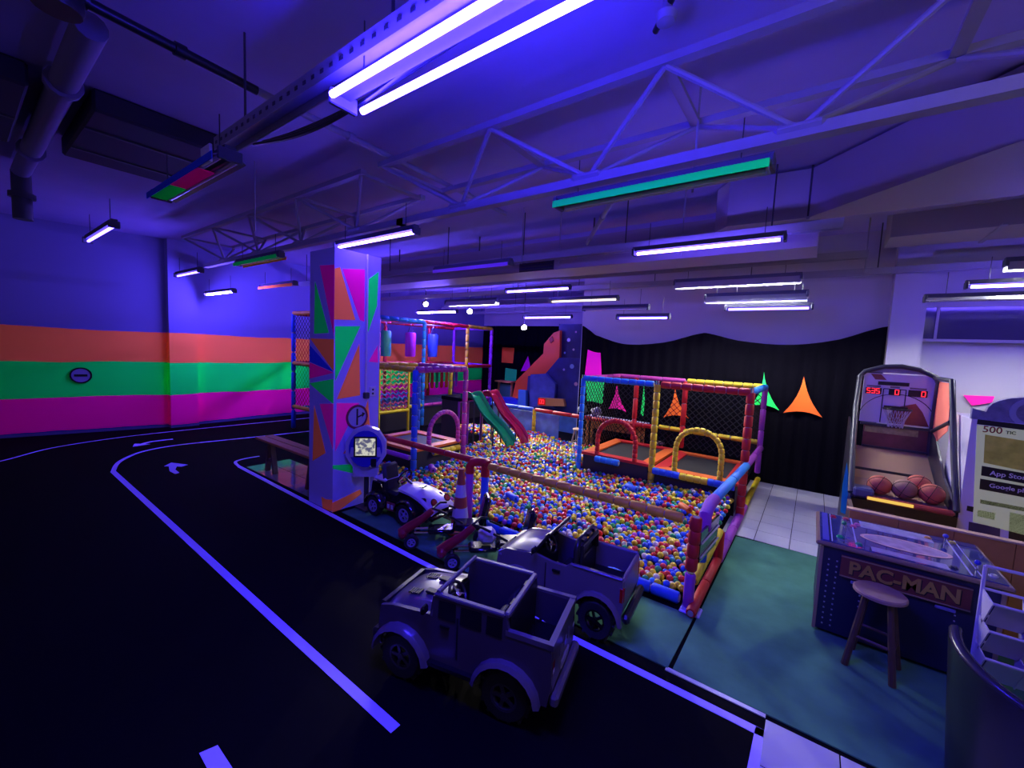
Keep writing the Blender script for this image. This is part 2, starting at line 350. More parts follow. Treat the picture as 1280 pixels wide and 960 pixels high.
# ---- round signs
def disc(c, n, r, rim, face, ring, name, label):
    c = Vector(c); n = Vector(n).normalized(); o = thing(name, c-Vector((0, 0, r)), label, 'sign')
    M = n.to_track_quat('Z', 'Y').to_matrix()
    MB().lathe([(0, .004), (r-rim, .004), (r-rim, 0), (0, 0)], c, 28, M).build('face', face, o)
    MB().lathe([(r-rim, 0), (r, 0), (r, .009), (r-rim, .009), (r-rim, 0)], c, 28, M).build('rim', ring, o)
    return o
sign_f = mat('sign_face', (.45, .42, .62), .4); sign_r = mat('sign_red', (.20, .015, .06), .4); sign_k = mat('sign_black', (.01, .01, .012), .4)
sc = WX(446, 521, PX1); sc.x = PX1+.004
sg = disc(sc, (1, 0, 0), .155, .028, sign_f, sign_r, 'traffic_sign', 'round turn sign with black arrow on the painted pillar')
MB().box((sc.x+.006, sc.y, sc.z), (.004, .022, .21)).build('arrow_shaft', sign_k, sg)
MB().box((sc.x+.006, sc.y+.045, sc.z+.01), (.004, .07, .018), Matrix.Rotation(.35, 3, 'X')).build('arrow_branch', sign_k, sg)
MB().prism([(sc.x+.004, sc.y+.07, sc.z-.012), (sc.x+.004, sc.y+.07, sc.z+.055), (sc.x+.004, sc.y+.115, sc.z+.035)], (.004, 0, 0)).build('arrow_head', sign_k, sg)
ws = WX(100.5, 469, -12.0); nrm = Vector((1, -.23, 0)).normalized(); ws.x = -12.02+.0
t_ = (ws.y-.3)/(2.87-.3); ws.x = -12.25+.59*t_+.012
sg2 = disc(ws, nrm, .165, .03, sign_f, sign_k, 'traffic_sign', 'round no entry sign with a dark bar on the striped wall')
MB().box(ws+nrm*.008, (.004, .19, .045), Matrix.Rotation(math.atan2(nrm.y, nrm.x), 3, 'Z')).build('bar', sign_k, sg2)
# ================================================================== CEILING STEEL
def truss(x0, n, label, step=1.395, Yb=3.09, zb=3.5, zt=3.89, ya=2.68, yb=3.50, first=True):
    t = thing('ceiling_truss', (x0, Yb, zb), label, 'truss', 'inverted pipe trusses under the ceiling')
    x1 = x0+step*(n-1)
    MB().box(((x0+x1)/2, ya, zt+.01), (x1-x0+.1, .07, .05)).build('top_chord', steel, t)
    MB().box(((x0+x1)/2, yb, zt+.01), (x1-x0+.1, .07, .05)).build('top_chord', steel, t)
    ch = MB().box(((x0+x1)/2, Yb, zb-.03), (x1-x0+.5, .09, .07)).build('bottom_chord', steel, t)
    for i in range(n):
        x = x0+i*step
        MB().box((x, (ya+yb)/2, zt), (.07, yb-ya, .03)).build('cross_bar', steel, t)
        if i < n-1:
            xb = x+step/2; B = Vector((xb, Yb, zb))
            for xx in (x, x+step):
                for yy in (ya, yb):
                    MB().cyl((xx, yy, zt-.01), B, .019, n=8).build('strut', steel, t, 40)
            MB().cbox(B, (.26, .13, .05), .02).build('gusset', steel, t)
    return t
truss(-3.69, 6, 'white pipe truss above the long green-lipped fixture')
truss(-4.08-4*1.395, 5, 'white pipe truss running left above the painted pillar')
def channel(x0, x1, y, z, label, w=.10, h=.09, holes=True, hang=True):
    c = thing('ceiling_channel', ((x0+x1)/2, y, z), label, 'beam', 'perforated steel channels under the ceiling')
    MB().box(((x0+x1)/2, y, z+h/2), (x1-x0, w, .012)).build('web', steel, c)
    MB().box(((x0+x1)/2, y-w/2, z+h/2), (x1-x0, .012, h)).build('flange', steel, c)
    MB().box(((x0+x1)/2, y+w/2, z+h/2), (x1-x0, .012, h)).build('flange', steel, c)
    if holes:
        hm = MB(); x = x0+.05
        while x < min(x1, 3):
            hm.box((x, y-w/2-.007, z+h/2), (.03, .004, .02)); x += .09
        tag(hm.build('slot_row', dark_steel, c), kind='stuff')
    if hang:
        x = x0+.4
        while x < x1:
            MB().cyl((x, y, z+h/2), (x, y, CEIL), .008, n=6).build('hanger_rod', dark_steel, c); x += 1.6
    return c
channel(-3.7, 3.0, 1.27, 3.46, 'perforated steel channel carrying the bright double-tube lamp')
channel(-10.5, .1, 5.2, 3.42, 'steel channel above the blue lamp over the ball pit', holes=False)
channel(-11, .4, 6.75, 3.42, 'steel channel over the middle of the ball pit', holes=False)
channel(-11, 4.5, 8.0, 3.42, 'steel channel just before the black curtain', holes=False)
channel(-11, -4.4, 10.6, 3.42, 'steel channel over the climbing frame', holes=False)
channel(-11, -4.4, 12.3, 3.42, 'farthest steel channel before the far curtain', holes=False)
channel(-11.2, -7.2, .15, 3.9, 'steel channel in the dark upper left corner', holes=False)
# cross pipes along the depth of the hall
def pipe(a, b, r, m, label, cat='pipe', name='ceiling_pipe', coll=0):
    o = thing(name, Vector(a), label, cat); a, b = Vector(a), Vector(b)
    MB().cyl(a, b, r, n=12).build('tube', m, o, 40)
    n = max(1, int((b-a).length/1.5))
    for i in range(n):
        p = a+(b-a)*((i+.5)/n); d = (b-a).normalized()
        MB().cyl(p-d*.03, p+d*.03, r*1.35, n=12).build('collar', m, o, 40)
    return o
pipe((-3.50, .50, 3.95), (-3.56, 1.45, 3.95), .032, black_pl, 'black drain pipe under the ceiling at upper left')
jb = thing('pipe_junction', (-3.47, .42, 3.80), 'black bulky pipe elbow at the top left of the ceiling', 'pipe elbow')
MB().lathe([(0, .0), (.10, 0), (.11, .03), (.11, .2), (.08, .24), (.08, .33), (0, .33)], (-3.47, .42, 3.82), 16).build('bell', black_pl, jb, 40)
MB().cyl((-3.47, .42, 3.95), (-3.49, .54, 3.95), .05, n=14).build('branch', black_pl, jb, 40)
pipe((-3.9, .62, 4.03), (-8.2, .62, 4.03), .085, mat('dull_pipe', (.20, .17, .28), .7), 'thick pale pipe crossing the dark ducts at upper left')
pipe((-8.2, .62, 4.03), (-8.2, .62, 3.45), .09, dark_steel, 'short dark drop pipe at the far left under the ceiling')
pipe((-3.56, 1.45, 3.95), (-3.6, 4.6, 3.95), .028, steel, 'thin grey pipe running back from the black drain pipe')
pipe((-1.35, 3.3, 3.55), (-2.6, 5.1, 3.55), .025, steel, 'slanting thin pipe behind the truss')
pipe((.2, 1.2, 4.1), (-.95, 2.6, 4.05), .02, black_pl, 'thin black cable pipe above the truss node', 'cable')
sp = thing('ceiling_sensor', (-.84, 2.45, 3.98), 'small round sensor hanging above the truss', 'sensor')
MB().lathe([(0, 0), (.05, .01), (.06, .05), (.03, .08), (.015, .2), (0, .2)], (-.84, 2.45, 3.95), 14).build('cup', steel, sp, 40)
MB().cyl((-.84, 2.45, 4.15), (-.84, 2.45, CEIL), .01, n=6).build('stem', dark_steel, sp)
# cable bundle hanging from the near channel
for k in range(4):
    pts_ = [(-3.35+.1*k+(2.0-.1*k)*t, 1.345+.02*k, 3.47-.10*math.sin(math.pi*t)*(1.2-.25*k)) for t in [i/14 for i in range(15)]]
    tag(MB().tube(pts_, .012, 6).build('cable', black_pl, None, 40), ['lowest black cable sagging behind the coloured fixture', 'second black cable of the sagging bundle', 'third black cable of the sagging bundle', 'topmost black cable of the sagging bundle'][k], 'cable', 'cables under the near channel')
# ducts
duct_m = mat('duct_sheet', (.40, .34, .36), .6, var=.06, scale=2)
dA = thing('air_duct', (.5, 5.2, 3.62), 'big tapering air duct right of the green-lipped fixture', 'duct')
zb_ = 3.62
P_ = [G(893, 291, zb_), G(908, 283, zb_), G(1010, 272, zb_), G(1285, 173, zb_), Vector((2.6, 3.6, zb_)), Vector((2.6, 5.5, zb_)), Vector((-.2, 5.52, zb_))]
MB().prism(P_, (0, 0, .5)).build('body', duct_m, dA)
for p, q in ((P_[2], P_[6]),): MB().box((p+q)/2+Vector((0, 0, -.005)), (.03, (p-q).length+.04, .03), Matrix.Rotation(math.atan2((q-p).y, (q-p).x)-math.pi/2, 3, 'Z')).build('seam', steel, dA)
for x_ in (-.2, 1.6): MB().cyl((x_, 5.4, 3.62), (x_, 5.4, CEIL), .012, n=6).build('hanger_rod', dark_steel, dA)
dB = thing('air_duct', (-3.5, 5.95, 3.30), 'long flat air duct with a dark grille beyond the truss', 'duct')
MB().bb((-8.5, 5.6, 3.36), (-.1, 6.2, 3.80)).build('body', duct_m, dB)
MB().bb((-8.5, 5.57, 3.62), (-.1, 5.6, 3.66)).build('flange', steel, dB)
for x_ in (-7.5, -5.2, -2.9, -.6): MB().cyl((x_, 5.9, 3.79), (x_, 5.9, CEIL), .012, n=6).build('hanger_rod', dark_steel, dB)
va, vb = WY(651, 319, 5.6), WY(692, 337, 5.6)
gr_ = MB().bb((va.x, 5.575, vb.z), (vb.x, 5.6, va.z)).build('grille', mat('grille_dark', (.03, .02, .08), .6), dB)
for k in range(6):
    z_ = vb.z+(va.z-vb.z)*(k+.5)/6; MB().box(((va.x+vb.x)/2, 5.57, z_), (vb.x-va.x-.02, .012, .014), Matrix.Rotation(.6, 3, 'X')).build('louvre', dark_steel, gr_)
dC = thing('air_duct', (3, 7.2, 3.68), 'pale air duct near the right wall above the arcade machines', 'duct')
MB().prism([(.6, 6.9, 3.68), (5, 6.6, 3.68), (5, 7.5, 3.68), (.6, 7.5, 3.68)], (0, 0, .46)).build('body', duct_m, dC)
for x_ in (1.5, 2.8): MB().box((x_, 7.15, 3.675), (.04, .85, .02)).build('seam', steel, dC)
# ================================================================== LAMPS
house = mat('lamp_housing', (.10, .10, .13), .6, spec=.2); refl = mat('lamp_reflector', (.62, .60, .66), .25, metal=.6)
TUBE = 1.47
def lamp(a, b, kind, label, z=3.3, two=False, lips=None, length=None):
    A, B = G(*a, z), G(*b, z); z0 = z
    while A.x > -5 and max(A.y, B.y) > 7.2: z -= .01; A, B = G(*a, z), G(*b, z)      # keep it on this side of the curtain
    if length is None: c = (A+B)/2; L = TUBE if z == z0 else (B-A).length
    else: c = A+Vector((length/2, 0, 0)); L = length
    c = Vector((c.x, c.y, z))
    o = thing('ceiling_lamp', (c.x, c.y, z), label, 'lamp', 'fluorescent tube lamps under the ceiling')
    hw = .10 if two else .08 if kind == 'white' else .07; lit = kind not in ('off', 'white'); dn = -.06 if kind == 'white' else 0.
    # tray: spine and two sloping reflector wings, end caps, tubes, hanging wires
    MB().box((c.x, c.y, z+.065), (L+.08, .06 if lit else .07, .05)).build('housing', house, o)
    for s in (-1, 1):
        P = [(c.x-L/2-.03, c.y+s*.03, z+.042), (c.x+L/2+.03, c.y+s*.03, z+.042), (c.x+L/2+.03, c.y+s*hw, z+dn), (c.x-L/2-.03, c.y+s*hw, z+dn)]
        if not lit: MB().prism(P, (0, 0, .006)).build('reflector', refl, o)
        if lips and lips[0 if s < 0 else 1]:
            MB().box((c.x, c.y+s*(hw+.004), z+.0), (L+.05, .006, .05)).build('lip', lips[0 if s < 0 else 1], o)
        MB().cbox((c.x+s*(L/2+.03), c.y, z+.03), (.03, hw*1.5, .08), .006).build('end_cap', house, o)
    tm_ = {'big': tube_big, 'far': tube_far, 'violet': tube_fill, 'wall': tube_wall, 'dim': tube_dim, 'blue': tube_blue, 'white': tube_white, 'cream': tube_cream, 'off': tube_off}[kind]
    for dy in ((-.085, .085) if two and lit else (-.05, .05) if two else (0,)):
        MB().cyl((c.x-L/2+.01, c.y+dy, z+.012), (c.x+L/2-.01, c.y+dy, z+.012), .016, n=8).build('tube', tm_, o, 40)
    for s in (-1, 1): MB().cyl((c.x+s*L*.4, c.y, z+.09), (c.x+s*L*.4, c.y, min(z+.35, CEIL)), .004, n=5).build('hanger', dark_steel, o)
    return o
lamp((470, 112), (690, -6), 'big', 'big glaring double-tube lamp at the top centre', two=True)
lamp((704, 262), (959, 208), 'off', 'unlit wide fixture with a glowing green lip', two=True, lips=(fg, None))
lf = lamp((200, 246), (288, 206), 'off', 'unlit fixture with green and magenta film over the track', two=True, lips=(fb, None), z=3.3)
lc = origin(lf)
MB().box(lc+Vector((-.45, -.04, -.008)), (.5, .12, .006)).build('film_patch', fg, lf); MB().box(lc+Vector((.12, -.04, -.008)), (.6, .12, .006)).build('film_patch', fm, lf)
MB().cbox(lc+Vector((.62, -.09, .03)), (.16, .02, .12), .004).build('white_card', white_p, lf)
lamp((424, 309), (516, 294), 'blue', 'blue lamp right at the head of the painted pillar')
lamp((798, 318), (972, 302), 'blue', 'blue lamp above the trampoline cage')
lamp((635, 366), (710, 361), 'blue', 'blue lamp over the middle of the hall, right of the grille')
lamp((884, 374), (1006, 371), 'white', 'bright white lamp before the black curtain')
lamp((565, 381), (615, 376), 'white', 'white lamp above the climbing frame', z=3.1)
lamp((690, 378), (770, 375), 'cream', 'cream lamp before the left end of the curtain', z=3.2)
lamp((118, 303), (133, 284), 'dim', 'blue lamp at the far left over the track')
lamp((222, 346), (242, 341), 'dim', 'blue lamp close to the striped wall', length=1.2, z=3.2)
lamp((262, 369), (288, 366), 'wall', 'small blue lamp in the corner left of the pillar', z=3.0)
lamp((1212, 360), (1300, 357), 'blue', 'blue lamp at the right edge above the prize machine', length=TUBE)
lamp((1262, 332), (1330, 318), 'white', 'white lamp cut off by the right edge of the view', z=3.3, length=TUBE)
lamp((545, 342), (640, 329), 'off', 'unlit fixture with a red patch left of the grille', lips=(fluo('fluo_violet', (.7, .3, 1.0)), None))
lamp((302, 331), (346, 322), 'off', 'unlit fixture with green and red lips left of the pillar', lips=(fg, fo))
lamp((330, 361), (366, 356), 'off', 'unlit fixture with orange lip low beside the pillar', lips=(fo, None), z=3.2)
lamp((847, 357), (998, 348), 'white', 'thin white lamp between the blue and the white lamp')
lamp((530, 393), (563, 389), 'far', 'blue lamp just above the climbing frame', z=3.0)
lamp((735, 389), (805, 386), 'off', 'unlit lamp close to the curtain top, left', z=3.15)
lamp((663, 398), (705, 397), 'blue', 'blue lamp deep in the hall by the slide tower', z=3.0)
lamp((910, 388), (1012, 386), 'dim', 'faint blue lamp behind the bright white lamp', z=3.05)
lamp((775, 399), (833, 398), 'dim', 'blue lamp close above the curtain scallop', z=2.95)
lamp((1160, 377), (1280, 371), 'off', 'unlit lamp above the high window', z=3.2, length=TUBE)
lv = lamp((690, -6), (900, -120), 'violet', 'pale tube lamp further right on the near channel, above the viewer', length=TUBE)  # unseen lamp, added to give the front faces on the right their light
lv.location.x, lv.location.y = 1.5, 1.2
# floodlights
FLOOD_W = 650
def flood(px, py, Y, label, s):
    c = WY(px, py, Y); o = thing('floodlight', c-Vector((0, 0, .06)), label, 'floodlight', 'small floodlights under the ceiling')
    d = (Vector((-2.3, 5.9, 0))-c).normalized(); M = d.to_track_quat('Z', 'Y').to_matrix()
    MB().lathe([(0, -.12), (.05, -.12), (.06, -.08), (.085, .02), (.075, .02), (.055, -.02), (0, -.02)], c, 16, M).build('lamp_head', dark_steel, o, 40)
    MB().lathe([(.0, .012), (.072, .012), (.072, .004), (0, .004)], c, 16, M).build('lens', lamp_mat('flood_lens', (1, .93, .8), s), o)
    MB().box(c+Vector((0, 0, .16)), (.02, .02, .28)).build('bracket', dark_steel, o)
    ld = bpy.data.lights.new('flood_beam', 'SPOT'); ld.energy = FLOOD_W; ld.color = (1, .93, .84); ld.spot_size = math.radians(66); ld.spot_blend = .6; ld.shadow_soft_size = .07
    lo = bpy.data.objects.new('flood_beam', ld); COL.objects.link(lo); lo.parent = o; lo.location = c+d*.03-o.location; lo.rotation_euler = (-d).to_track_quat('Z', 'Y').to_euler()
    MB().cyl(c+Vector((0, 0, .29)), (c.x, c.y, CEIL), .008, n=6).build('drop_rod', dark_steel, o)
flood(532, 380, 8.2, 'small floodlight over the left of the climbing frame', 60)
flood(587, 389, 8.6, 'small floodlight at the right of the white lamp over the frame', 60)
flood(655, 409, 9.3, 'yellowish floodlight beside the slide tower', 60)
# thin hanger rods seen against the ceiling
for k, (px, y0, Y, lb) in enumerate([(318, 150, 2.2, 'left of the truss'), (655, 260, 5.0, 'before the flat duct'), (700, 300, 5.4, 'over the grille'), (855, 270, 5.4, 'before the big duct'), (880, 60, 3.4, 'through the truss'), (1085, 300, 7.4, 'over the curtain end')]):
    p = WY(px, y0, Y); tag(MB().cyl((p.x, Y, 3.35), (p.x, Y, CEIL), .009, n=6).build('hanger_rod', steel), 'thin hanger rod below the ceiling '+lb, 'rod', 'ceiling hanger rods')
# ================================================================== CURTAINS AND CLOTHS
cur_m = mat('black_curtain_cloth', (.005, .0045, .007), .95, bump=.2, scale=15, spec=0.)
def curtain(x0, x1, Y, top, label, amp=.025, fold=.21):
    """top: function x -> height; cloth with folds"""
    def fn(u, v):
        x = x0+(x1-x0)*u; h = top(x); z = .01+(h-.01)*v
        y = Y+amp*math.sin(2*math.pi*x/fold+1.5*math.sin(x*1.3))*(.4+.6*(1-v))
        return Vector((x, y, z))
    n = int((x1-x0)/.035); mb = MB().grid(fn, n, 10)
    k = len(mb.v); mb.add([v+Vector((0, .012, 0)) for v in mb.v], [f[::-1] for f in mb.f])
    return tag(mb.build('black_curtain', cur_m, None, 60, fix=False), label, 'curtain')
tp = [WY(*p, YC) for p in [(728, 407), (745, 419), (781, 430), (830, 428), (881, 416), (925, 426), (985, 431), (1045, 425), (1110, 408)]]
def topf(x):
    for a_, b_ in zip(tp, tp[1:]):
        if x <= b_.x:
            t = max(0, (x-a_.x)/(b_.x-a_.x)); i = tp.index(a_); p0 = tp[max(i-1, 0)].z; p3 = tp[min(i+2, len(tp)-1)].z; p1, p2 = a_.z, b_.z
            if i in (3, 4): p0, p3 = (p0, p2+.1*(p2-p1)) if i == 3 else (p1+.1*(p1-p2), p3)     # the peak stays pointed
            return .5*(2*p1+(p2-p0)*t+(2*p0-5*p1+4*p2-p3)*t*t+(3*p1-p0-3*p2+p3)*t**3)
    return tp[-1].z
curtain(tp[0].x, tp[-1].x, YC, topf, 'long scalloped black curtain behind the trampoline cage')
curtain(-11.55, -4.4, YB-.12, lambda x: 3.05, 'far black curtain behind the slide tower')
def cloth(pts, Y, m, label, name='cloth_pennant', cat='cloth shape'):
    P = [WY(*p, Y) for p in pts]
    for p in P: p.y = Y
    return tag(MB().prism(P, (0, -.006, 0)).build(name, m), label, cat, 'glowing cloth shapes')
def sag(a, b, s, n=6, inward=(0, 0)):
    """curved edge between two pixels"""
    out = []
    for i in range(n):
        t = i/n; k = 4*t*(1-t)*s
        dx, dy = b[0]-a[0], b[1]-a[1]; L = math.hypot(dx, dy); out.append((a[0]+dx*t-dy/L*k, a[1]+dy*t+dx/L*k))
    return out
def tri(a, b, c, s): return sag(a, b, s)+sag(b, c, s)+sag(c, a, s)
yc = YC-.05; fo_c = fluo('cloth_orange', (1.7, .28, .04)); fg_c = fluo('cloth_green', (.05, 1.5, .22)); fp_c = fluo('cloth_pink', (1.7, .04, .5)); fm_c = fluo('cloth_magenta', (1.5, .02, .7))
cloth(sag((735, 437), (754, 441), 1.5)+[(752, 469), (731, 470)], yc, fm_c, 'magenta cloth rectangle high at the left of the curtain')
cloth([(732, 474), (755.5, 478), (753, 505)]+sag((753, 505), (730, 501), 1.), yc, fg_c, 'green cloth rectangle seen through the cage net')
cloth(tri((771, 480), (783, 515), (760, 511), 2.2), yc, fp_c, 'pink cloth triangle seen through the cage')
cloth([(805, 482), (806, 500), (804, 520), (801, 517)], yc, fg_c, 'thin green cloth sliver behind the cage')
cloth(tri((844, 484), (861, 523), (829, 522), 3.5), yc, fo_c, 'orange cloth triangle behind a red cage post')
cloth(tri((955, 465), (974, 513), (938, 508), 4), yc, fg_c, 'green cloth triangle right of the cage')
cloth(tri((1005, 470), (1028, 522), (979, 516), 4.5), yc, fo_c, 'orange cloth triangle on the bare curtain')
yf = YB-.15
cloth([(628, 434), (643, 435), (641, 454), (627, 453)], yf, fo_c, 'orange cloth square on the far curtain')
cloth([(632, 460), (646, 462), (645, 476), (631, 476)], yf, fg_c, 'green cloth patch on the far curtain')
cloth([(660, 445), (664, 463), (651, 464)], yf, fm_c, 'small magenta cloth triangle on the far curtain')
cloth([(1204, 494), (1243, 495.5), (1240, 503), (1215, 507)], 8.43, fp_c, 'pink cloth triangle on the white wall above the prize machine')
q = cloth([(1058.5, 578), (1053, 606), (1050.5, 640), (1062, 645), (1062.5, 608)], 6.0, mat('teal_fabric', (.02, .55, .62), .6), 'tall blue-green cloth fin beside the basketball machine', 'cloth_fin', 'cloth shape')
# ================================================================== BALL PIT FRAME
R_ = .042
pitf = thing('ball_pit_frame', (-2.6, 3.6, 0), 'foam padded tube fence around the ball pit', 'fence')
def tube_part(name, a, b, col, parent, n=1, r=R_, seg=True):
    a, b = Vector(a), Vector(b)
    p = MB().cyl(a, b, r*.6, n=8).build(name, steel, parent, 40)
    L = (b-a).length
    if n == 1: n = max(1, round(L/.5))
    cols = col if isinstance(col, (list, tuple)) else [col]
    segs(a, b, n, r, cols, p, gap=.03 if n < 6 else .07)
    return p
def ball_joint(c, r, col, parent): MB().ball(c, r, 2).build('elbow', foam[col], parent, 60)
cor = Vector((-.69, 3.58, 0)); pz = .77
tube_part('post', cor+Vector((0, 0, .02)), cor+Vector((0, 0, .32)), 'purple', pitf, 1, .042)
tube_part('post', cor+Vector((0, 0, .34)), cor+Vector((.01, 0, .80)), 'red', pitf, 4, .047)
tube_part('rail', (-2.93, 3.64, .745), (-.78, 3.59, .755), 'tan', pitf, 14, .043)
tube_part('post', (-3.19, 3.60, .02), (-3.19, 3.60, .68), 'purple', pitf, 1, .045)
tube_part('post', (-3.02, 3.68, .02), (-3.02, 3.68, .68), 'blue', pitf, 1, .045)
MB().tube([(-3.19, 3.60, .62), (-3.19, 3.60, .70), (-3.165, 3.61, .745), (-3.11, 3.64, .765), (-3.02, 3.675, .765), (-2.95, 3.65, .755)], .052, 10).build('elbow', foam['red'], pitf, 50)
MB().tube([(-3.02, 3.68, .60), (-3.02, 3.68, .74)], .052, 10).build('elbow', foam['red'], pitf, 50)
tube_part('rail', (-5.4, 3.66, .76), (-3.1, 3.68, .755), 'red', pitf, 4, .04)
tube_part('rail', (-5.4, 3.66, .56), (-4.35, 3.67, .56), 'purple', pitf, 2, .035)
tube_part('bottom_tube', (-2.95, 3.63, .055), (-.76, 3.60, .055), 'blue', pitf, 9, .052)
xs_ = -.64
A_ = [G(882, 640, .74), G(893, 624, .74), G(933, 582, .74), G(951, 560, .74)]
tube_part('side_rail', A_[1], A_[2], 'sky', pitf, 2, .048)
tube_part('side_rail', A_[2], A_[3], 'purple', pitf, 2, .043)
MB().tube([A_[0]-Vector((0, .0, .16)), A_[0]-Vector((0, 0, .03)), (A_[0]+A_[1])/2+Vector((0, 0, .015)), A_[1]], .055, 10).build('elbow', foam['purple'], pitf, 50)
mid = Vector((A_[0].x, A_[0].y, 0))
tube_part('post', mid+Vector((0, 0, .28)), mid+Vector((0, 0, .58)), 'blue', pitf, 1, .04)
bot = [WX(864, 752, xs_), WX(897, 700, xs_), WX(929, 645, xs_), WX(948, 610, xs_)]
for p in bot: p.z = .05
tube_part('bottom_tube', bot[0], bot[1], 'red', pitf, 2, .04); tube_part('bottom_tube', bot[1], bot[2], 'purple', pitf, 4, .05); tube_part('bottom_tube', bot[2], bot[3], 'yellow', pitf, 4, .04)
tube_part('post', bot[1], bot[1]+Vector((0, 0, .3)), 'red', pitf, 1, .045)
tube_part('post', bot[3], Vector((bot[3].x, bot[3].y, .72)), 'yellow', pitf, 5, .04)
tube_part('brace', cor+Vector((.02, .06, .22)), bot[1]+Vector((0, 0, .30)), 'yellow', pitf, 3, .035)
MB().prism([cor+Vector((.03, .05, .40)), Vector((xs_, 4.25, .34)), Vector((xs_, 4.35, .60)), cor+Vector((.03, .05, .66))], (.02, 0, 0)).build('padded_mat', black_gl, pitf)
for k in (0, 1): MB().tube([cor+Vector((.055, .06, .44+.12*k)), Vector((xs_+.03, 4.28, .40+.12*k))], .008, 6).build('white_piping', white_p, pitf)
MB().cbox(cor+Vector((.03, -.02, .012)), (.16, .14, .024), .008).build('base_plate', mat('clear_foot', (.55, .5, .75), .2), pitf)
# rear fence of the pit
yb_ = 7.62
tube_part('rail', (-6.15, yb_, .80), (-4.95, yb_, .80), 'blue', pitf, 3, .045); tube_part('rail', (-4.9, yb_, .80), (-3.08, yb_, .78), 'red', pitf, 4, .04)
tube_part('post', (-4.92, yb_, .05), (-4.92, yb_, .80), 'yellow', pitf, 6, .042)
panm = mat('printed_panel', (.16, .30, .60), .4, var=.7, scale=5)
MB().bb((-6.1, yb_+.01, .1), (-4.97, yb_+.03, .74)).build('printed_panel', panm, pitf)
MB().bb((-4.87, yb_+.01, .1), (-4.3, yb_+.03, .74)).build('printed_panel', panm, pitf)
# ================================================================== TRAMPOLINE CAGES
def net(parent, o, u, v, nu, nv, sp=.07, th=.0042):
    """diamond net over the rectangle o + s*u + t*v (u, v unit vectors, nu, nv lengths)"""
    o, u, v = Vector(o), Vector(u), Vector(v); n = u.cross(v).normalized()*th; mb = MB()
    k = -nv
    while k < nu:
        for sgn in (1, -1):
            # line s - k = +-t ; clip
            if sgn == 1: s0, t0, s1, t1 = k, 0, k+nv, nv
            else: s0, t0, s1, t1 = k, nv, k+nv, 0
            ds, dt = s1-s0, t1-t0; a, b = 0., 1.
            if s0 < 0: a = max(a, -s0/ds)
            if s1 > nu: b = min(b, (nu-s0)/ds)
            if b-a > .02:
                p, q = o+u*(s0+ds*a)+v*(t0+dt*a), o+u*(s0+ds*b)+v*(t0+dt*b); d = (q-p).normalized().cross(n).normalized()*th
                mb.add([p-d, p+d, q+d, q-d, p-d+n, p+d+n, q+d+n, q-d+n], [(0, 1, 2, 3), (7, 6, 5, 4), (0, 4, 5, 1), (2, 6, 7, 3)])
        k += sp*1.414
    return tag(mb.build('net', netm, parent, fix=False), kind='stuff')
def arch(c, u, wd, h, col, parent, n=22, r=.038):
    """beaded foam hoop: c centre of feet, u horizontal unit vector"""
    c, u = Vector(c), Vector(u); a = MB(); P = []
    st = h-wd/2
    for i in range(7): P.append(c-u*wd/2+Vector((0, 0, st*i/7)))
    for i in range(17): an = math.pi*(1-i/16); P.append(c+u*(wd/2*math.cos(an))+Vector((0, 0, st+wd/2*math.sin(an))))
    for i in range(7): P.append(c+u*wd/2+Vector((0, 0, st*(1-(i+1)/7))))
    core = MB().tube(P, r*.5, 6).build('hoop', foam[col], parent, 50)
    ln = [0]
    for p, q in zip(P, P[1:]): ln.append(ln[-1]+(q-p).length)
    def at(s):
        for i in range(len(P)-1):
            if s <= ln[i+1]+1e-9: return P[i].lerp(P[i+1], (s-ln[i])/max(1e-9, ln[i+1]-ln[i]))
        return P[-1]
    for i in range(n):
        p, q = at(ln[-1]*(i+.04)/n), at(ln[-1]*(i+.96)/n); segs(p, q, 1, r, [col], core, 'foam_bead', gap=0)
def trampoline(x0, x1, y0, y1, z, label, cols=('orange', 'red')):
    t = thing('trampoline', ((x0+x1)/2, (y0+y1)/2, 0), label, 'trampoline', 'padded trampolines'); w_ = .17; h = .04
    for k, P in enumerate([[(x0, y0), (x1, y0), (x1-w_, y0+w_), (x0+w_, y0+w_)], [(x1, y0), (x1, y1), (x1-w_, y1-w_), (x1-w_, y0+w_)], [(x1, y1), (x0, y1), (x0+w_, y1-w_), (x1-w_, y1-w_)], [(x0, y1), (x0, y0), (x0+w_, y0+w_), (x0+w_, y1-w_)]]):
        MB().prism([(*p, z-h) for p in P], (0, 0, h)).build('safety_pad', foam[cols[k % 2]], t)
    MB().bb((x0+w_-.02, y0+w_-.02, z-.05), (x1-w_+.02, y1-w_+.02, z-.025)).build('jump_mat', mat('jump_mat', (.012, .012, .013), .7), t)
    MB().bb((x0+.02, y0+.03, .0), (x1-.02, y0+.05, z-.05)).build('skirt', mat('skirt', (.03, .025, .03), .6), t)
    MB().bb((x1-.05, y0+.03, .0), (x1-.03, y1-.03, z-.05)).build('skirt', MATS['skirt'], t)
    for px in (x0+.06, x1-.06):
        for py in (y0+.08, y1-.08): MB().cyl((px, py, 0), (px, py, z-.05), .02, n=8).build('leg', dark_steel, t)
    return t
CX, CY0, CY1, CT = (-3.02, -1.83, -.64), 6.1, 7.62, 1.69
cage = thing('trampoline_cage', (-1.83, 6.86, 0), 'foam padded cage over two trampolines at the back of the pit', 'play cage')
tube_part('post', (CX[0], CY0, .02), (CX[0], CY0, CT), 'sky', cage, 12, .04)
tube_part('post', (CX[1], CY0, .02), (CX[1], CY0, CT), 'yellow', cage, 14, .045)
tube_part('post', (CX[2], CY0, .02), (CX[2], CY0, CT), 'red', cage, 11, .05)
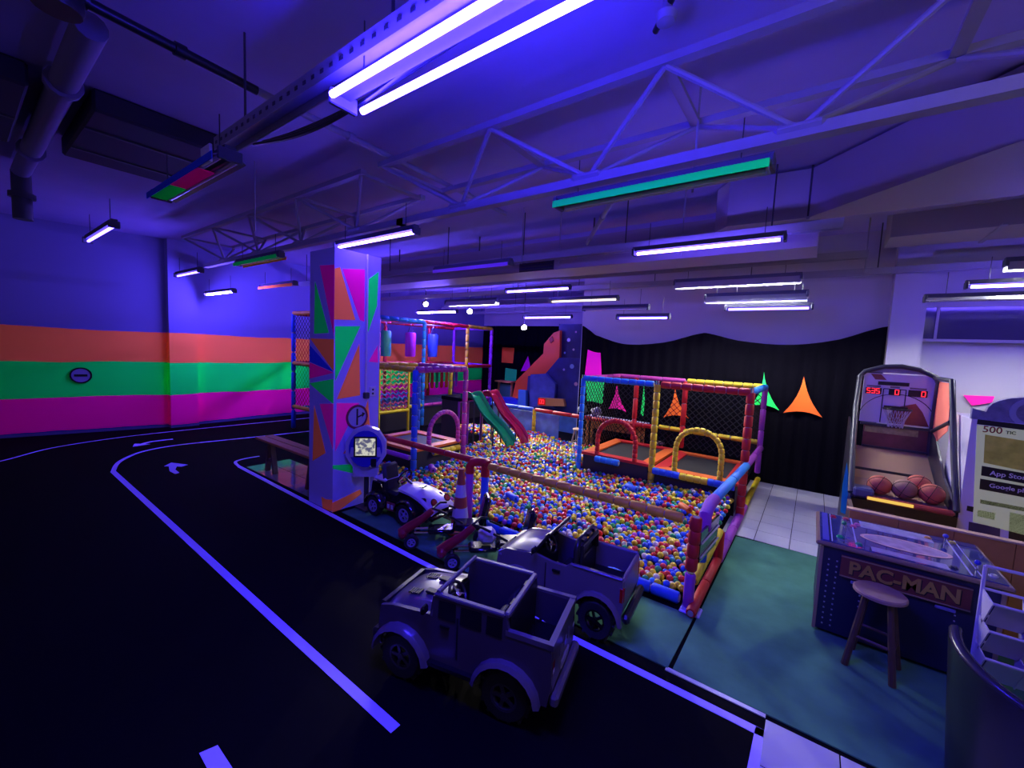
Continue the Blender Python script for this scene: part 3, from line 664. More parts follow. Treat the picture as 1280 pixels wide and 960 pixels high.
tube_part('post', (CX[0]+.35, CY1, .5), (CX[0]+.35, CY1, CT), 'red', cage, 3, .045); tube_part('post', (CX[1]+.03, CY1, .5), (CX[1]+.03, CY1, CT), 'red', cage, 3, .045)
tube_part('post', (CX[2]+.03, CY1, .3), (CX[2]+.03, CY1, CT), 'purple', cage, 4, .04)
tube_part('top_rail', (CX[0], CY0, CT), (CX[1]-.05, CY0, CT), 'sky', cage, 9, .045); tube_part('top_rail', (CX[1]+.05, CY0, CT), (CX[2], CY0, CT), 'red', cage, 8, .05)
tube_part('top_rail', (CX[0], CY1, CT), (CX[1]+.02, CY1, CT), 'magenta', cage, 3, .04); tube_part('top_rail', (CX[1]+.05, CY1, CT), (CX[2], CY1, CT), 'yellow', cage, 8, .045)
tube_part('top_rail', (CX[0], CY0, CT), (CX[0], CY1, CT), 'magenta', cage, 4, .04); tube_part('top_rail', (CX[2], CY0+.03, CT), (CX[2]+.03, CY1, CT), 'sky', cage, 4, .045)
for c_ in ((CX[0], CY0), (CX[1], CY0), (CX[2], CY0)): MB().cyl((*c_, CT-.06), (*c_, CT+.055), .03, n=10).build('clamp', chrome, cage, 40)
tube_part('middle_rail', (CX[0], CY1, .80), (CX[1]-.4, CY1, .80), 'red', cage, 3, .04); tube_part('middle_rail', (CX[1]-.38, CY1, .82), (CX[2], CY1, .80), 'yellow', cage, 8, .04)
for x0_, x1_, c_ in [(-2.72, -2.32, 'sky'), (-1.8, -1.42, 'blue'), (-1.42, -1.05, 'yellow'), (-1.05, -.72, 'blue')]:
    tube_part('edge_bar', (x0_, CY0-.03, .42), (x1_, CY0-.03, .42), c_, cage, 4, .05)
arch((-2.42, CY0+.05, .46), (1, 0, 0), .62, .60, 'red', cage); arch((-1.22, CY0+.05, .44), (1, 0, 0), .60, .66, 'yellow', cage)
net(cage, (CX[0], CY1, .5), (1, 0, 0), (0, 0, 1), CX[2]-CX[0], CT-.5, .075, .006); net(cage, (CX[0], CY0, .5), (0, 1, 0), (0, 0, 1), CY1-CY0, CT-.5, .075, .006); net(cage, (CX[2]+.02, CY0, .5), (0, 1, 0), (0, 0, 1), CY1-CY0, CT-.5)
trampoline(CX[0]+.03, CX[1]-.02, CY0+.02, CY1-.05, .48, 'red and orange trampoline with the red hoop', ('red', 'orange'))
trampoline(CX[1]+.02, CX[2]-.06, CY0+.02, CY1-.05, .46, 'red and orange trampoline with the yellow hoop', ('orange', 'red'))
TX0, TX1, TY0, TY1, TT = -6.05, -4.80, 4.12, 5.22, 1.73
tow = thing('trampoline_tower', (-5.4, 4.67, 0), 'small foam tower with magenta hoop left of the slides', 'play cage')
tube_part('post', (TX1, TY0, .02), (TX1, TY0, TT), 'blue', tow, 10, .047); tube_part('post', (TX1, TY1, .02), (TX1, TY1, TT), 'magenta', tow, 9, .045)
tube_part('post', (TX0, TY1+.05, .02), (TX0, TY1+.05, TT), 'blue', tow, 8, .045); tube_part('post', (TX0-.1, TY1+1.0, .02), (TX0-.1, TY1+1.0, TT), 'yellow', tow, 10, .04)
tube_part('post', (TX0, TY0, .02), (TX0, TY0, TT), 'yellow', tow, 8, .04)
tube_part('top_rail', (TX1, TY0, TT), (TX1, TY1, TT), 'magenta', tow, 7, .05); tube_part('top_rail', (TX0, TY0, TT), (TX1, TY0, TT), 'yellow', tow, 7, .042)
tube_part('top_rail', (TX0, TY1+.05, TT), (TX1, TY1, TT), 'magenta', tow, 7, .042); tube_part('top_rail', (TX0, TY0, TT), (TX0, TY1, TT), 'yellow', tow, 5, .04)
arch((TX1-.03, 4.78, .48), (0, 1, 0), .66, .55, 'magenta', tow)
tube_part('edge_bar', (TX1+.02, 4.5, .40), (TX1+.02, 5.1, .40), 'yellow', tow, 5, .045)
trampoline(TX0+.03, TX1-.02, TY0+.02, TY1-.02, .5, 'orange edged trampoline inside the small tower', ('orange', 'orange'))
# ================================================================== CLIMBING FRAME (two storeys along the striped wall)
FX0, FX1, FT, F2, F1 = -9.75, -8.15, 2.70, 1.56, .55
cf = thing('climbing_frame', (-8.9, 7, 0), 'two-storey padded climbing frame before the striped wall', 'climbing frame')
yy = {k: WX(k, 430, FX1).y for k in (473, 530, 584, 614)}; yy[367] = WX(367, 430, FX0).y
for k, c_, n_ in ((367, 'blue', 6), (473, 'magenta', 8), (530, 'sky', 12), (584, 'yellow', 12), (614, 'purple', 14)):
    tube_part('post', (FX1, yy[k], .02), (FX1, yy[k], FT), c_, cf, n_, .05)
for k, c_ in ((367, 'blue'), (473, 'red'), (530, 'red'), (584, 'red'), (614, 'purple')): tube_part('post', (FX0, yy[k], .02), (FX0, yy[k], FT), c_, cf, 6, .05)
ks = [367, 473, 530, 584, 614]
for (a_, b_), c_, d_ in zip(zip(ks, ks[1:]), ('blue', 'sky', 'red', 'yellow'), ('magenta', 'red', 'orange', 'red')):
    for X_, z_, cc in ((FX1, FT, c_), (FX0, FT, 'red'), (FX1, F2, d_), (FX0, F2, 'red')): tube_part('beam', (X_, yy[a_], z_), (X_, yy[b_], z_), cc, cf, 5, .05)
    MB().bb((FX0, yy[a_]+.03, F2-.06), (FX1, yy[b_]-.03, F2-.01)).build('deck', mat('deck_pad', (.20, .03, .12), .5), cf)
    MB().bb((FX0, yy[a_]+.03, F1-.06), (FX1, yy[b_]-.03, F1-.01)).build('deck', mat('deck_pad_blue', (.05, .06, .30), .5), cf)
    MB().bb((FX1-.03, yy[a_]+.03, .0), (FX1-.01, yy[b_]-.03, F1-.06)).build('skirt', MATS['skirt'], cf)
    tube_part('beam', (FX1, yy[a_], F1), (FX1, yy[b_], F1), 'yellow' if a_ == 473 else 'magenta', cf, 5, .045)
for z_ in (FT, F2, F1):
    tube_part('beam', (FX0, yy[367], z_), (FX1, yy[367], z_), 'tan', cf, 4, .045); tube_part('beam', (FX0, yy[614], z_), (FX1, yy[614], z_), 'purple', cf, 4, .045)
net(cf, (FX0, yy[367], F1), (1, 0, 0), (0, 0, 1), FX1-FX0, FT-F1, .09, .004)
net(cf, (FX0+.05, yy[530], F1), (0, 1, 0), (0, 0, 1), yy[584]-yy[530], F2-F1, .09, .004)
# rope wall
rp = {'yellow': mat('rope_yellow', (.62, .42, .12), .8), 'blue': mat('rope_blue', (.05, .14, .5), .8), 'red': mat('rope_red', (.5, .06, .16), .8)}
ya_, yb2 = WX(474, 480, -7.6).y, WX(511, 480, -7.6).y
rw = thing('rope_wall', (-7.6, (ya_+yb2)/2, .6), 'colourful knotted rope wall between the pillar and the blue post', 'rope net')
for r_i in range(9):
    z_ = .66+.108*r_i; c_ = 'red' if r_i < 2 else ('blue' if r_i < 4 else 'yellow')
    n_ = 22; P = [(-7.6+.012*math.sin(i*2), ya_+(yb2-ya_)*i/n_, z_+.028*math.sin(i*math.pi/2+r_i*math.pi/2)) for i in range(n_+1)]
    MB().tube(P, .020, 6).build('rope', rp[c_], rw, 50)
for j in range(4):
    y_ = ya_+(yb2-ya_)*(j+.5)/4; MB().cyl((-7.6, y_, .60), (-7.6, y_, 1.62), .011, n=6).build('upright_rope', rp[['red', 'yellow', 'blue'][j % 3]], rw)
for y_ in (ya_, yb2): MB().cyl((-7.6, y_, .02), (-7.6, y_, 1.66), .03, n=8).build('side_post', foam['yellow'], rw, 40)
MB().cyl((-7.6, ya_, .58), (-7.6, yb2, .58), .04, n=10).build('bottom_bar', foam['yellow'], rw, 40); MB().cyl((-7.6, ya_, 1.66), (-7.6, yb2, 1.66), .035, n=10).build('top_bar', foam['tan'], rw, 40)
# hanging bags upstairs and flaps below
for px, m_, lb in ((482, mat('bag_green', (.05, .38, .24), .5), 'green hanging punch bag nearest the pillar'), (513, mat('bag_pink', (.65, .04, .45), .5), 'pink hanging punch bag between two frame posts'), (541, mat('bag_blue', (.03, .10, .50), .5), 'blue hanging punch bag beside the light blue post')):
    p = WX(px, 430, -8.9); o = thing('punch_bag', (p.x, p.y, 1.78), lb, 'punch bag', 'hanging punch bags')
    MB().lathe([(0, 0), (.12, .0), (.14, .03), (.14, .62), (.12, .65), (0, .65)], (p.x, p.y, 1.78), 16).build('bag', m_, o, 50)
    for s in (-1, 1): MB().cyl((p.x, p.y+s*.1, 2.42), (p.x, p.y, 2.62), .008, n=5).build('strap', dark_steel, o)
    MB().cyl((p.x, p.y, 2.6), (p.x, p.y, 2.68), .012, n=6).build('hook', steel, o)
    MB().cyl((FX0, p.y, 2.69), (FX1, p.y, 2.69), .022, n=8).build('carrier_bar', steel, o)
for i, (px, c_) in enumerate(((533, 'tan'), (540, 'red'), (546, 'green'), (552, 'red'), (558, 'orange'), (564, 'tan'), (570, 'purple'))):
    p = WX(px, 480, -8.9); MB().cbox((p.x, p.y, 1.18), (.07, .12, .62), .03).build('hanging_roller', foam[c_], cf, 40)
# ================================================================== SLIDES
def slide(a, b, Y, wd, m, label):
    A, B = WY(*a, Y), WY(*b, Y); o = thing('wave_slide', (B.x, Y, 0), label, 'slide', 'wavy slides into the ball pit'); n = 24
    prof = [(-wd/2, .09), (-wd/2+.015, .10), (-wd/2+.03, .09), (-wd/2+.05, .01), (-wd/6, 0), (0, .025), (wd/6, 0), (wd/2-.05, .01), (wd/2-.03, .09), (wd/2-.015, .10), (wd/2, .09)]
    A = A+Vector((-.25, 0, .0)); A.z = A.z+.03
    def fn(u, v):
        k = u*(len(prof)-1); i = int(round(k)); y, h = prof[i]; t = v
        x = A.x+(B.x-A.x)*t; e = t*t*(3-2*t) if t < .15 else t
        z = A.z+(B.z-A.z)*(max(0, t-.18)/.82)+.035*math.sin(t*math.pi*3)
        return Vector((x, Y+y, z+h))
    mb = MB().grid(fn, len(prof)-1, n); k = len(mb.v)
    mb.add([v-Vector((0, 0, .03)) for v in mb.v], [f[::-1] for f in mb.f])
    mb.build('chute', m, o, 60, fix=False)
    for t in (.25, .7):
        p = fn(.5, t); 
        for s in (-1, 1): MB().cyl((p.x, Y+s*wd*.35, 0), (p.x, Y+s*wd*.35, p.z), .015, n=6).build('support_leg', dark_steel, o)
    MB().box((A.x-.02, Y, A.z+.03), (.06, wd, .1)).build('top_lip', m, o)
    return o, A
s1, A1 = slide((597, 500), (638, 556), 6.1, .34, mat('slide_green', (.01, .36, .11), .2, coat=.4), 'green wavy slide into the ball pit')
s2, A2 = slide((620, 498), (656, 553), 6.46, .30, mat('slide_red', (.55, .012, .06), .2, coat=.4), 'red wavy slide beside the green one')
pf = thing('slide_platform', (A1.x-.5, 6.3, 0), 'dark padded platform at the top of the two slides', 'platform')
zt = min(A1.z, A2.z)
MB().bb((A1.x-.55, 5.9, zt-.08), (A1.x-.04, 6.7, zt-.01)).build('deck', mat('platform_pad', (.012, .01, .02), 1., spec=0.), pf)
for x_ in (A1.x-.5, A1.x-.1):
    for y_ in (5.95, 6.65): MB().cyl((x_, y_, 0), (x_, y_, zt-.08), .03, n=8).build('leg', foam['purple'], pf)
MB().bb((A1.x-.55, 5.92, .0), (A1.x-.1, 5.94, zt-.08)).build('skirt', MATS['skirt'], pf)
# ================================================================== BALLS
def tramp_hit(x, y):
    if x > CX[0]-.02 and y > CY0-.0: return True
    if TX0-.05 < x < TX1+.03 and TY0-.03 < y < TY1+.03: return True
    return False
def hgt(x, y):
    h = .075+.055*(y-3.65); h = min(h, .22)+.035*math.sin(x*2.3+1)*math.sin(y*1.9)+.02*math.sin(x*5.1)*math.sin(y*4.3+1)
    if x < -3.1: h += .05*min(1, (-3.1-x))
    return max(h, .05)
br = .032; balls = []
y = 3.72; row = 0
while y < 7.55:
    x = -6.6+(row % 2)*br
    while x < -.74:
        X, Y_ = x+random.uniform(-.012, .012), y+random.uniform(-.012, .012)
        if not tramp_hit(X, Y_) and not (X < -3.12 and Y_ < 3.75) and not (X < -5.3 and 5.8 < Y_ < 6.8 and X > -7):
            balls.append(Vector((X, Y_, hgt(X, Y_)+random.choice((0, 0, .012, .024, .03))+random.uniform(-.006, .006))))
        x += br*2.02
    y += br*1.80; row += 1
names = list(BC); wts = (30, 21, 24, 11, 6, 5, 3)
cols_ = random.choices(names, wts, k=len(balls))
def vis(p):
    v = p-CPOS; dz = v.dot(_f); px = 640+FPX*v.dot(_r)/dz; py = 480-FPX*v.dot(_u)/dz
    return dz, px, py
def hidden(px, py):   # behind the parked cars
    return (625 < px < 800 and 650+.30*(px-640) < py)
order = sorted(range(len(balls)), key=lambda i: vis(balls[i])[0])
near = [i for i in order if not hidden(*vis(balls[i])[1:])][:300]; ns = set(near)
bme = {}
for c_ in names:
    mb = MB().ball((0, 0, 0), br, 2); me = bpy.data.meshes.new('ball_'+c_); me.from_pydata(mb.v, [], mb.f); me.materials.append(ballm[c_]); me.polygons.foreach_set('use_smooth', [True]*len(me.polygons)); bme[c_] = me
cn = dict(yellow='yellow', red='red', blue='dark blue', green='green', white='cream', sky='light blue', purple='purple')
for i in near:
    o = bpy.data.objects.new('pit_ball', bme[cols_[i]]); COL.objects.link(o); o.location = balls[i]
    zone = 'beside the red and purple corner post' if balls[i].x > -1.15 else 'just behind the grey pickup' if balls[i].x > -2.2 else 'near the purple and blue gate posts'
    tag(o, 'small %s plastic ball in the pit %s' % (cn[cols_[i]], zone), 'ball', '%s pit balls %s' % (cn[cols_[i]], zone))
mb = MB(); lowb = MB()
for i, p in enumerate(balls):
    if i in ns: continue
    mb.ball(p, br, 2 if vis(p)[0] < 5 else 1, names.index(cols_[i]))
# a layer of balls underneath, so that no gap shows the floor
for i, p in enumerate(balls):
    if i % 2 == 0 and p.z > .08: mb.ball(p-Vector((.02, .025, .05)), br, 1, names.index(cols_[-1-i]))

rest = mb.build('pit_balls', [ballm[c_] for c_ in names], None, 180, fix=False); tag(rest, 'mass of colourful plastic balls filling the rest of the ball pit', 'balls', None, 'stuff')
# loose foam pieces lying on the balls
for (px, py), m_, lb, a_, L_, r_ in [((742, 585), 'purple', 'short purple foam tube lying on the balls', .3, .16, .04), ((728, 578), 'yellow', 'short yellow foam tube lying on the balls', .2, .12, .04), ((789, 612), 'blue', 'blue foam piece lying on the balls before the cage', -.5, .2, .045), ((540, 588), 'purple', 'purple foam piece on the balls behind the red rail', -.6, .22, .05), ((856, 638), 'orange', 'flat orange foam piece on the balls near the side rail', -.8, .2, .04), ((640, 618), 'blue', 'dark blue foam piece on the balls right of the gate', -.4, .2, .045)]:
    p = G(px, py, .2); p.z = hgt(p.x, p.y)+.05; d = Vector((math.cos(a_), math.sin(a_), 0))*L_/2
    u = d.normalized(); mb = MB(); M = Matrix((Vector((0, 0, 1)), u.cross(Vector((0, 0, 1))), u)).transposed()
    mb.lathe([(r_*.4, 0), (r_*.9, 0), (r_, .01), (r_, L_-.01), (r_*.9, L_), (r_*.4, L_), (r_*.4, 0)], p-d, 12, M)
    tag(mb.build('foam_piece', foam[m_], None, 50), lb, 'foam', 'loose foam pieces on the balls')
# ================================================================== WHEELED TOYS
car_m = mat('car_plastic', (.075, .06, .085), .3, coat=.3, var=.06, scale=3); trim_m = mat('car_trim', (.13, .11, .15), .3, coat=.3)
seat_m = mat('car_seat', (.02, .02, .024), .55); rim_m = mat('rim_grey', (.06, .055, .07), .3, metal=.3)
def wheel(o, c, r, w_, rim=rim_m, spokes=5):
    c = Vector(c); M = Matrix.Rotation(math.pi/2, 3, 'X'); s = 1 if c.y > 0 else -1
    t = MB().lathe([(r*.55, -w_/2), (r*.9, -w_/2), (r, -w_*.3), (r, w_*.3), (r*.9, w_/2), (r*.55, w_/2), (r*.55, -w_/2)], c, 20, M).build('wheel', rubber, o, 40, world=False)
    for k in range(14):
        a = 2*math.pi*k/14; MB().box(c+Vector((r*math.cos(a), 0, r*math.sin(a))), (.02, w_*.8, .018), Matrix.Rotation(-a, 3, 'Y')).build('tread_block', rubber, t, world=False) if r > .13 else None
    y_ = c.y+s*w_*.36
    MB().lathe([(r*.58, -.012), (r*.6, .012), (r*.46, .012), (r*.46, -.012), (r*.58, -.012)], (c.x, y_, c.z), 18, M).build('rim', rim, t, 40, world=False)
    for k in range(spokes):
        a = 2*math.pi*k/spokes; MB().box((c.x+r*.28*math.cos(a), y_, c.z+r*.28*math.sin(a)), (r*.42, .012, r*.14), Matrix.Rotation(-a, 3, 'Y')).build('spoke', rim, t, world=False)
    MB().cyl((c.x, y_-s*.01, c.z), (c.x, y_+s*.012, c.z), r*.14, n=10).build('hub_cap', rim, t, 40, world=False)
    return t
def arcpts(cx, cz, r, a0, a1, n=9): return [(cx+r*math.cos(math.radians(a0+(a1-a0)*i/n)), cz+r*math.sin(math.radians(a0+(a1-a0)*i/n))) for i in range(n+1)]
def flare(o, cx, cz, r, y, s, m, name='fender', wd=.07, a0=5, a1=175):
    P = arcpts(cx, cz, r, a0, a1); Q = arcpts(cx, cz, r+.028, a0, a1); mb = MB(); n = len(P)
    V = [(p[0], y, p[1]) for p in P]+[(q[0], y, q[1]) for q in Q]+[(p[0], y+s*wd, p[1]) for p in P]+[(q[0], y+s*wd*.7, q[1]-.006) for q in Q]
    Fc = []
    for i in range(n-1): Fc += [(i, i+1, n+i+1, n+i), (2*n+i, 2*n+i+1, 3*n+i+1, 3*n+i), (n+i, n+i+1, 3*n+i+1, 3*n+i), (i, i+1, 2*n+i+1, 2*n+i)]
    Fc += [(0, n, 3*n, 2*n), (n-1, 2*n-1, 4*n-1, 3*n-1)]
    mb.add(V, Fc); return mb.build(name, m, o, 40, world=False)
def steering(o, c, r, tilt, m=black_pl):
    c = Vector(c); M = Matrix.Rotation(tilt, 3, 'Y'); ring = [c+M @ Vector((r*math.cos(a), r*math.sin(a), 0)) for a in [2*math.pi*i/20 for i in range(20)]]
    w_ = MB().tube(ring, .011, 6, closed=True).build('steering_wheel', m, o, 50, world=False)
    for a in (0, 2.2, 4.1): MB().cyl(c, c+M @ Vector((r*math.cos(a), r*math.sin(a), 0)), .008, n=6).build('wheel_spoke', chrome, w_, world=False)
    MB().lathe([(0, .012), (.022, .01), (.026, 0), (0, -.01)], c, 12, M).build('horn_button', chrome, w_, 40, world=False)
    MB().cyl(c, c+M @ Vector((0, 0, -.14)), .014, n=8).build('steering_column', m, o, world=False)
def side_profile(x0, x1, zb, top, wheels, r):
    """closed outline in x,z with arches; top = list of (x, z) from front to rear"""
    P = [(x0, zb)]
    for wx, wz in sorted(wheels):
        h = max(0, zb-wz); dx = math.sqrt(max(0, r*r-h*h)); a0 = math.degrees(math.acos(max(-1, min(1, -dx/r)))); 
        P += [(wx+r*math.cos(math.radians(a)), wz+r*math.sin(math.radians(a))) for a in [a0+(180-2*a0-0)*0 for _ in range(0)]]
        aL = 180-math.degrees(math.asin(h/r)); aR = math.degrees(math.asin(h/r))
        P += [(wx+r*math.cos(math.radians(aL+(aR-aL)*i/10)), wz+r*math.sin(math.radians(aL+(aR-aL)*i/10))) for i in range(11)]
    P += [(x1, zb)]+top
    return P
# ---- open jeep
Fw, Rw = G(505, 842), G(632, 895); dj = (Fw-Rw).normalized(); lj = Vector((-dj.y, dj.x, 0)); cj = (Fw+Rw)/2-lj*.225
jeep = thing('toy_jeep', (cj.x, cj.y, 0), 'grey open ride-on jeep parked on the track, nearest the viewer', 'toy car', 'parked ride-on cars', math.atan2(dj.y, dj.x))
wr = .15; H_ = .25; L = lambda mb, n, m, p=None, s=None: mb.build(n, m, p or jeep, s, world=False)
prof = side_profile(-.60, .52, .17, [(.545, .30), (.53, .43), (.44, .455), (.16, .475), (.14, .60), (-.34, .615), (-.36, .52), (-.61, .51), (-.62, .30)], [(-.355, wr), (.355, wr)], .185)
for s in (-1, 1):
    L(MB().prism([(x, s*H_, z) for x, z in prof], (0, -s*.028, 0)), 'side_panel', car_m)
    for x0, x1 in ((.10, -.02), (-.05, -.19), (-.22, -.32)):
        fr = L(MB().prism([(x0, s*(H_+.001), .475), (x0-.005, s*(H_+.001), .585), (x1, s*(H_+.001), .59), (x1, s*(H_+.001), .475)], (0, s*.002, 0)), 'window_panel', black_pl)
    L(MB().box((.05, s*(H_+.006), .43), (.06, .012, .018)), 'door_handle', black_pl); L(MB().box((-.035, s*(H_+.003), .38), (.006, .006, .26)), 'door_gap', black_pl)
    L(MB().box((0, s*(H_+.012), .185), (.34, .04, .025)), 'running_board', black_pl)
    flare(jeep, .355, wr, .185, s*(H_-.01), s, trim_m, wd=.075); flare(jeep, -.355, wr, .185, s*(H_-.01), s, trim_m, wd=.06)
    for x in (-.355, .355): wheel(jeep, (x, s*.225, wr), wr, .10)
    L(MB().cbox((.17, s*(H_+.045), .53), (.03, .06, .05), .01), 'mirror', black_gl)
    L(MB().cbox((-.605, s*.215, .385), (.03, .05, .09), .006), 'tail_light', mat('tail_red', (.5, .01, .01), .2)); L(MB().box((-.618, s*.215, .365), (.008, .03, .02)), 'reverse_light', white_p)
    L(MB().lathe([(0, .02), (.04, .015), (.045, 0), (0, 0)], (.545, s*.15, .375), 14, Matrix.Rotation(math.pi/2, 3, 'Y')), 'headlight', chrome, None, 40)
# hood: crowned surface
def hood(u, v):
    x = .15+.39*u; y = (v-.5)*2*(H_-.015); z = .505-.03*u-.06*u**4-.035*abs(v*2-1)**3
    return Vector((x, y, z))
hb = MB().grid(hood, 10, 10); hb.add([p-Vector((0, 0, .03)) for p in hb.v], [f[::-1] for f in hb.f]); hd = hb.build('hood', car_m, jeep, 50, world=False, fix=False)
for s in (-1, 1):
    L(MB().cbox((.24, s*.08, .503), (.11, .05, .016), .005), 'hood_scoop', black_pl, hd)
    for k in range(5): L(MB().box((.33+.018*k, s*.10, .492-.0022*k), (.009, .06, .008)), 'hood_louvre', black_pl, hd)
L(MB().bb((.515, -H_+.03, .22), (.545, H_-.03, .44)), 'grille', black_pl)
for k in range(7): L(MB().box((.549, -.09+.03*k, .37), (.01, .014, .11)), 'grille_bar', trim_m)
L(MB().cbox((.575, 0, .215), (.06, .5, .07), .015), 'front_bumper', black_pl); L(MB().cbox((-.635, 0, .21), (.05, .5, .07), .015), 'rear_bumper', trim_m)
L(MB().bb((-.60, -H_+.02, .20), (.5, H_-.02, .235)), 'floor_pan', black_pl)
L(MB().bb((.14, -H_+.03, .23), (.16, H_-.03, .46)), 'dashboard', black_pl)
ws = L(MB().tube([(.15, H_-.01, .47), (.11, H_-.015, .625), (.11, -H_+.015, .625), (.15, -H_+.01, .47)], .014, 8), 'windshield_frame', trim_m, None, 40)
for s in (-1, 1): L(MB().cbox((-.10, s*(H_-.012), .612), (.46, .035, .022), .006), 'top_rail', trim_m)
bh = L(MB().cbox((-.34, 0, .61), (.035, 2*H_-.02, .03), .008), 'rear_roll_bar', trim_m)
L(MB().bb((-.36, -H_+.03, .24), (-.34, H_-.03, .60)), 'bulkhead', black_pl)
for s in (-1, 1): L(MB().cbox((-.325, s*.11, .605), (.03, .08, .03), .008), 'grip_pad', black_pl, bh)
L(MB().bb((-.6, -H_+.03, .30), (-.36, H_-.03, .315)), 'cargo_floor', black_gl)
L(MB().cbox((-.605, 0, .38), (.03, 2*H_-.01, .28), .01), 'tailgate', car_m)
rimp = [(-.36, H_-.012, .52), (-.605, H_-.012, .515), (-.605, -H_+.012, .515), (-.36, -H_+.012, .52)]
for a_, b_ in zip(rimp, rimp[1:]): L(MB().box((Vector(a_)+Vector(b_))/2, (abs(a_[0]-b_[0])+.035, abs(a_[1]-b_[1])+.03, .03)), 'cargo_rim', trim_m)
for k in range(3): L(MB().box((-.624, -.08+.08*k, .40), (.006, .05, .06), Matrix.Rotation(.4, 3, 'X')), 'tailgate_emblem', trim_m)
L(MB().cbox((-.625, 0, .30), (.012, .16, .05), .004), 'number_plate', mat('plate_pale', (.35, .33, .42), .4))
for s in (-1, 1):
    st = L(MB().cbox((-.12, s*.11, .30), (.2, .17, .08), .025), 'seat', seat_m, None, 40); L(MB().cbox((-.25, s*.11, .42), (.06, .17, .26), .025, Matrix.Rotation(-.15, 3, 'Y')), 'seat_back', seat_m, st, 40)
steering(jeep, (.05, .11, .565), .07, -.9)
# ---- pickup behind it
pc = Vector((-1.49, 2.93, 0)); hdg = math.radians(186.5)
pick = thing('toy_pickup', pc, 'grey ride-on pickup with roll bar parked against the ball pit', 'toy car', 'parked ride-on cars', hdg)
pick.scale = (.9, 1, 1)
P = lambda mb, n, m, p=None, s=None: mb.build(n, m, p or pick, s, world=False)
grey2 = mat('pickup_plastic', (.17, .14, .18), .35, coat=.25, var=.05, scale=3); wr2 = .15
prof2 = side_profile(-.55, .55, .18, [(.60, .30), (.58, .42), (.50, .47), (.22, .50), (.05, .475), (-.08, .475), (-.12, .505), (-.56, .50), (-.575, .30)], [(-.36, wr2), (.36, wr2)], .19)
for s in (-1, 1):
    P(MB().prism([(x, s*.245, z) for x, z in prof2], (0, -s*.03, 0)), 'side_panel', grey2)
    flare(pick, .36, wr2, .19, s*.235, s, grey2, wd=.045); flare(pick, -.36, wr2, .19, s*.235, s, grey2, wd=.045)
    for x in (-.36, .36): wheel(pick, (x, s*.215, wr2), wr2, .10, black_gl)
    P(MB().cbox((-.555, s*.225, .39), (.04, .045, .12), .01), 'tail_light', MATS['tail_red'])
    P(MB().box((.0, s*.25, .42), (.07, .014, .018)), 'door_handle', black_pl); P(MB().box((.1, s*.248, .36), (.006, .006, .2)), 'door_gap', black_pl)
    P(MB().cbox((.56, s*.2, .41), (.06, .09, .05), .015), 'headlight', mat('lamp_glass', (.55, .5, .7), .15))
    P(MB().cbox((.20, s*.285, .55), (.03, .07, .05), .012), 'mirror', black_gl)
def hood2(u, v):
    x = .22+.36*u; y = (v-.5)*2*.23; return Vector((x, y, .525-.05*u*u-.05*u**5-.025*abs(v*2-1)**3))
hb = MB().grid(hood2, 10, 10); hb.add([p-Vector((0, 0, .03)) for p in hb.v], [f[::-1] for f in hb.f]); hb.build('hood', grey2, pick, 50, world=False, fix=False)
P(MB().bb((.55, -.21, .22), (.585, .21, .44)), 'grille', black_pl); P(MB().cbox((.60, 0, .23), (.06, .50, .09), .02), 'front_bumper', grey2); P(MB().cbox((-.60, 0, .22), (.06, .50, .07), .02), 'rear_bumper', black_pl)
P(MB().bb((-.55, -.22, .20), (.5, .22, .235)), 'floor_pan', black_pl); P(MB().bb((.2, -.215, .23), (.235, .215, .50)), 'dashboard', black_pl)
P(MB().prism([(.24, -.23, .49), (.24, .23, .49), (.10, .20, .655), (.10, -.20, .655)], (-.012, 0, 0)), 'windshield', mat('smoked_plastic', (.015, .012, .02), .15, coat=.4))
P(MB().tube([(.245, .235, .48), (.10, .205, .665), (.10, -.205, .665), (.245, -.235, .48)], .013, 8), 'windshield_frame', black_pl, None, 40)
rb = P(MB().tube([(-.16, .20, .30), (-.15, .20, .60), (-.15, .16, .655), (-.15, -.16, .655), (-.15, -.20, .60), (-.16, -.20, .30)], .026, 8), 'roll_bar', black_pl, None, 50)
P(MB().tube([(-.19, .18, .50), (-.19, .17, .62), (-.19, -.17, .62), (-.19, -.18, .50)], .02, 8), 'roll_bar_brace', black_pl, rb, 50)
for k in range(3): P(MB().box((-.17, -.12+.12*k, .665), (.05, .07, .02)), 'roll_bar_pad', black_gl, rb)
P(MB().bb((-.18, -.215, .24), (-.16, .215, .50)), 'bulkhead', black_pl); P(MB().bb((-.54, -.215, .31), (-.18, .215, .325)), 'bed_floor', black_pl)
P(MB().cbox((-.555, 0, .39), (.035, .48, .23), .012), 'tailgate', grey2)
for s in (-1, 1):
    P(MB().cbox((-.35, s*.235, .505), (.42, .035, .018), .006), 'bed_rail', trim_m); st = P(MB().cbox((-.02, s*.1, .30), (.2, .17, .08), .025), 'seat', seat_m, None, 40); P(MB().cbox((-.13, s*.1, .41), (.05, .17, .24), .02), 'seat_back', seat_m, st, 40)
steering(pick, (.13, .1, .545), .075, -1.0)
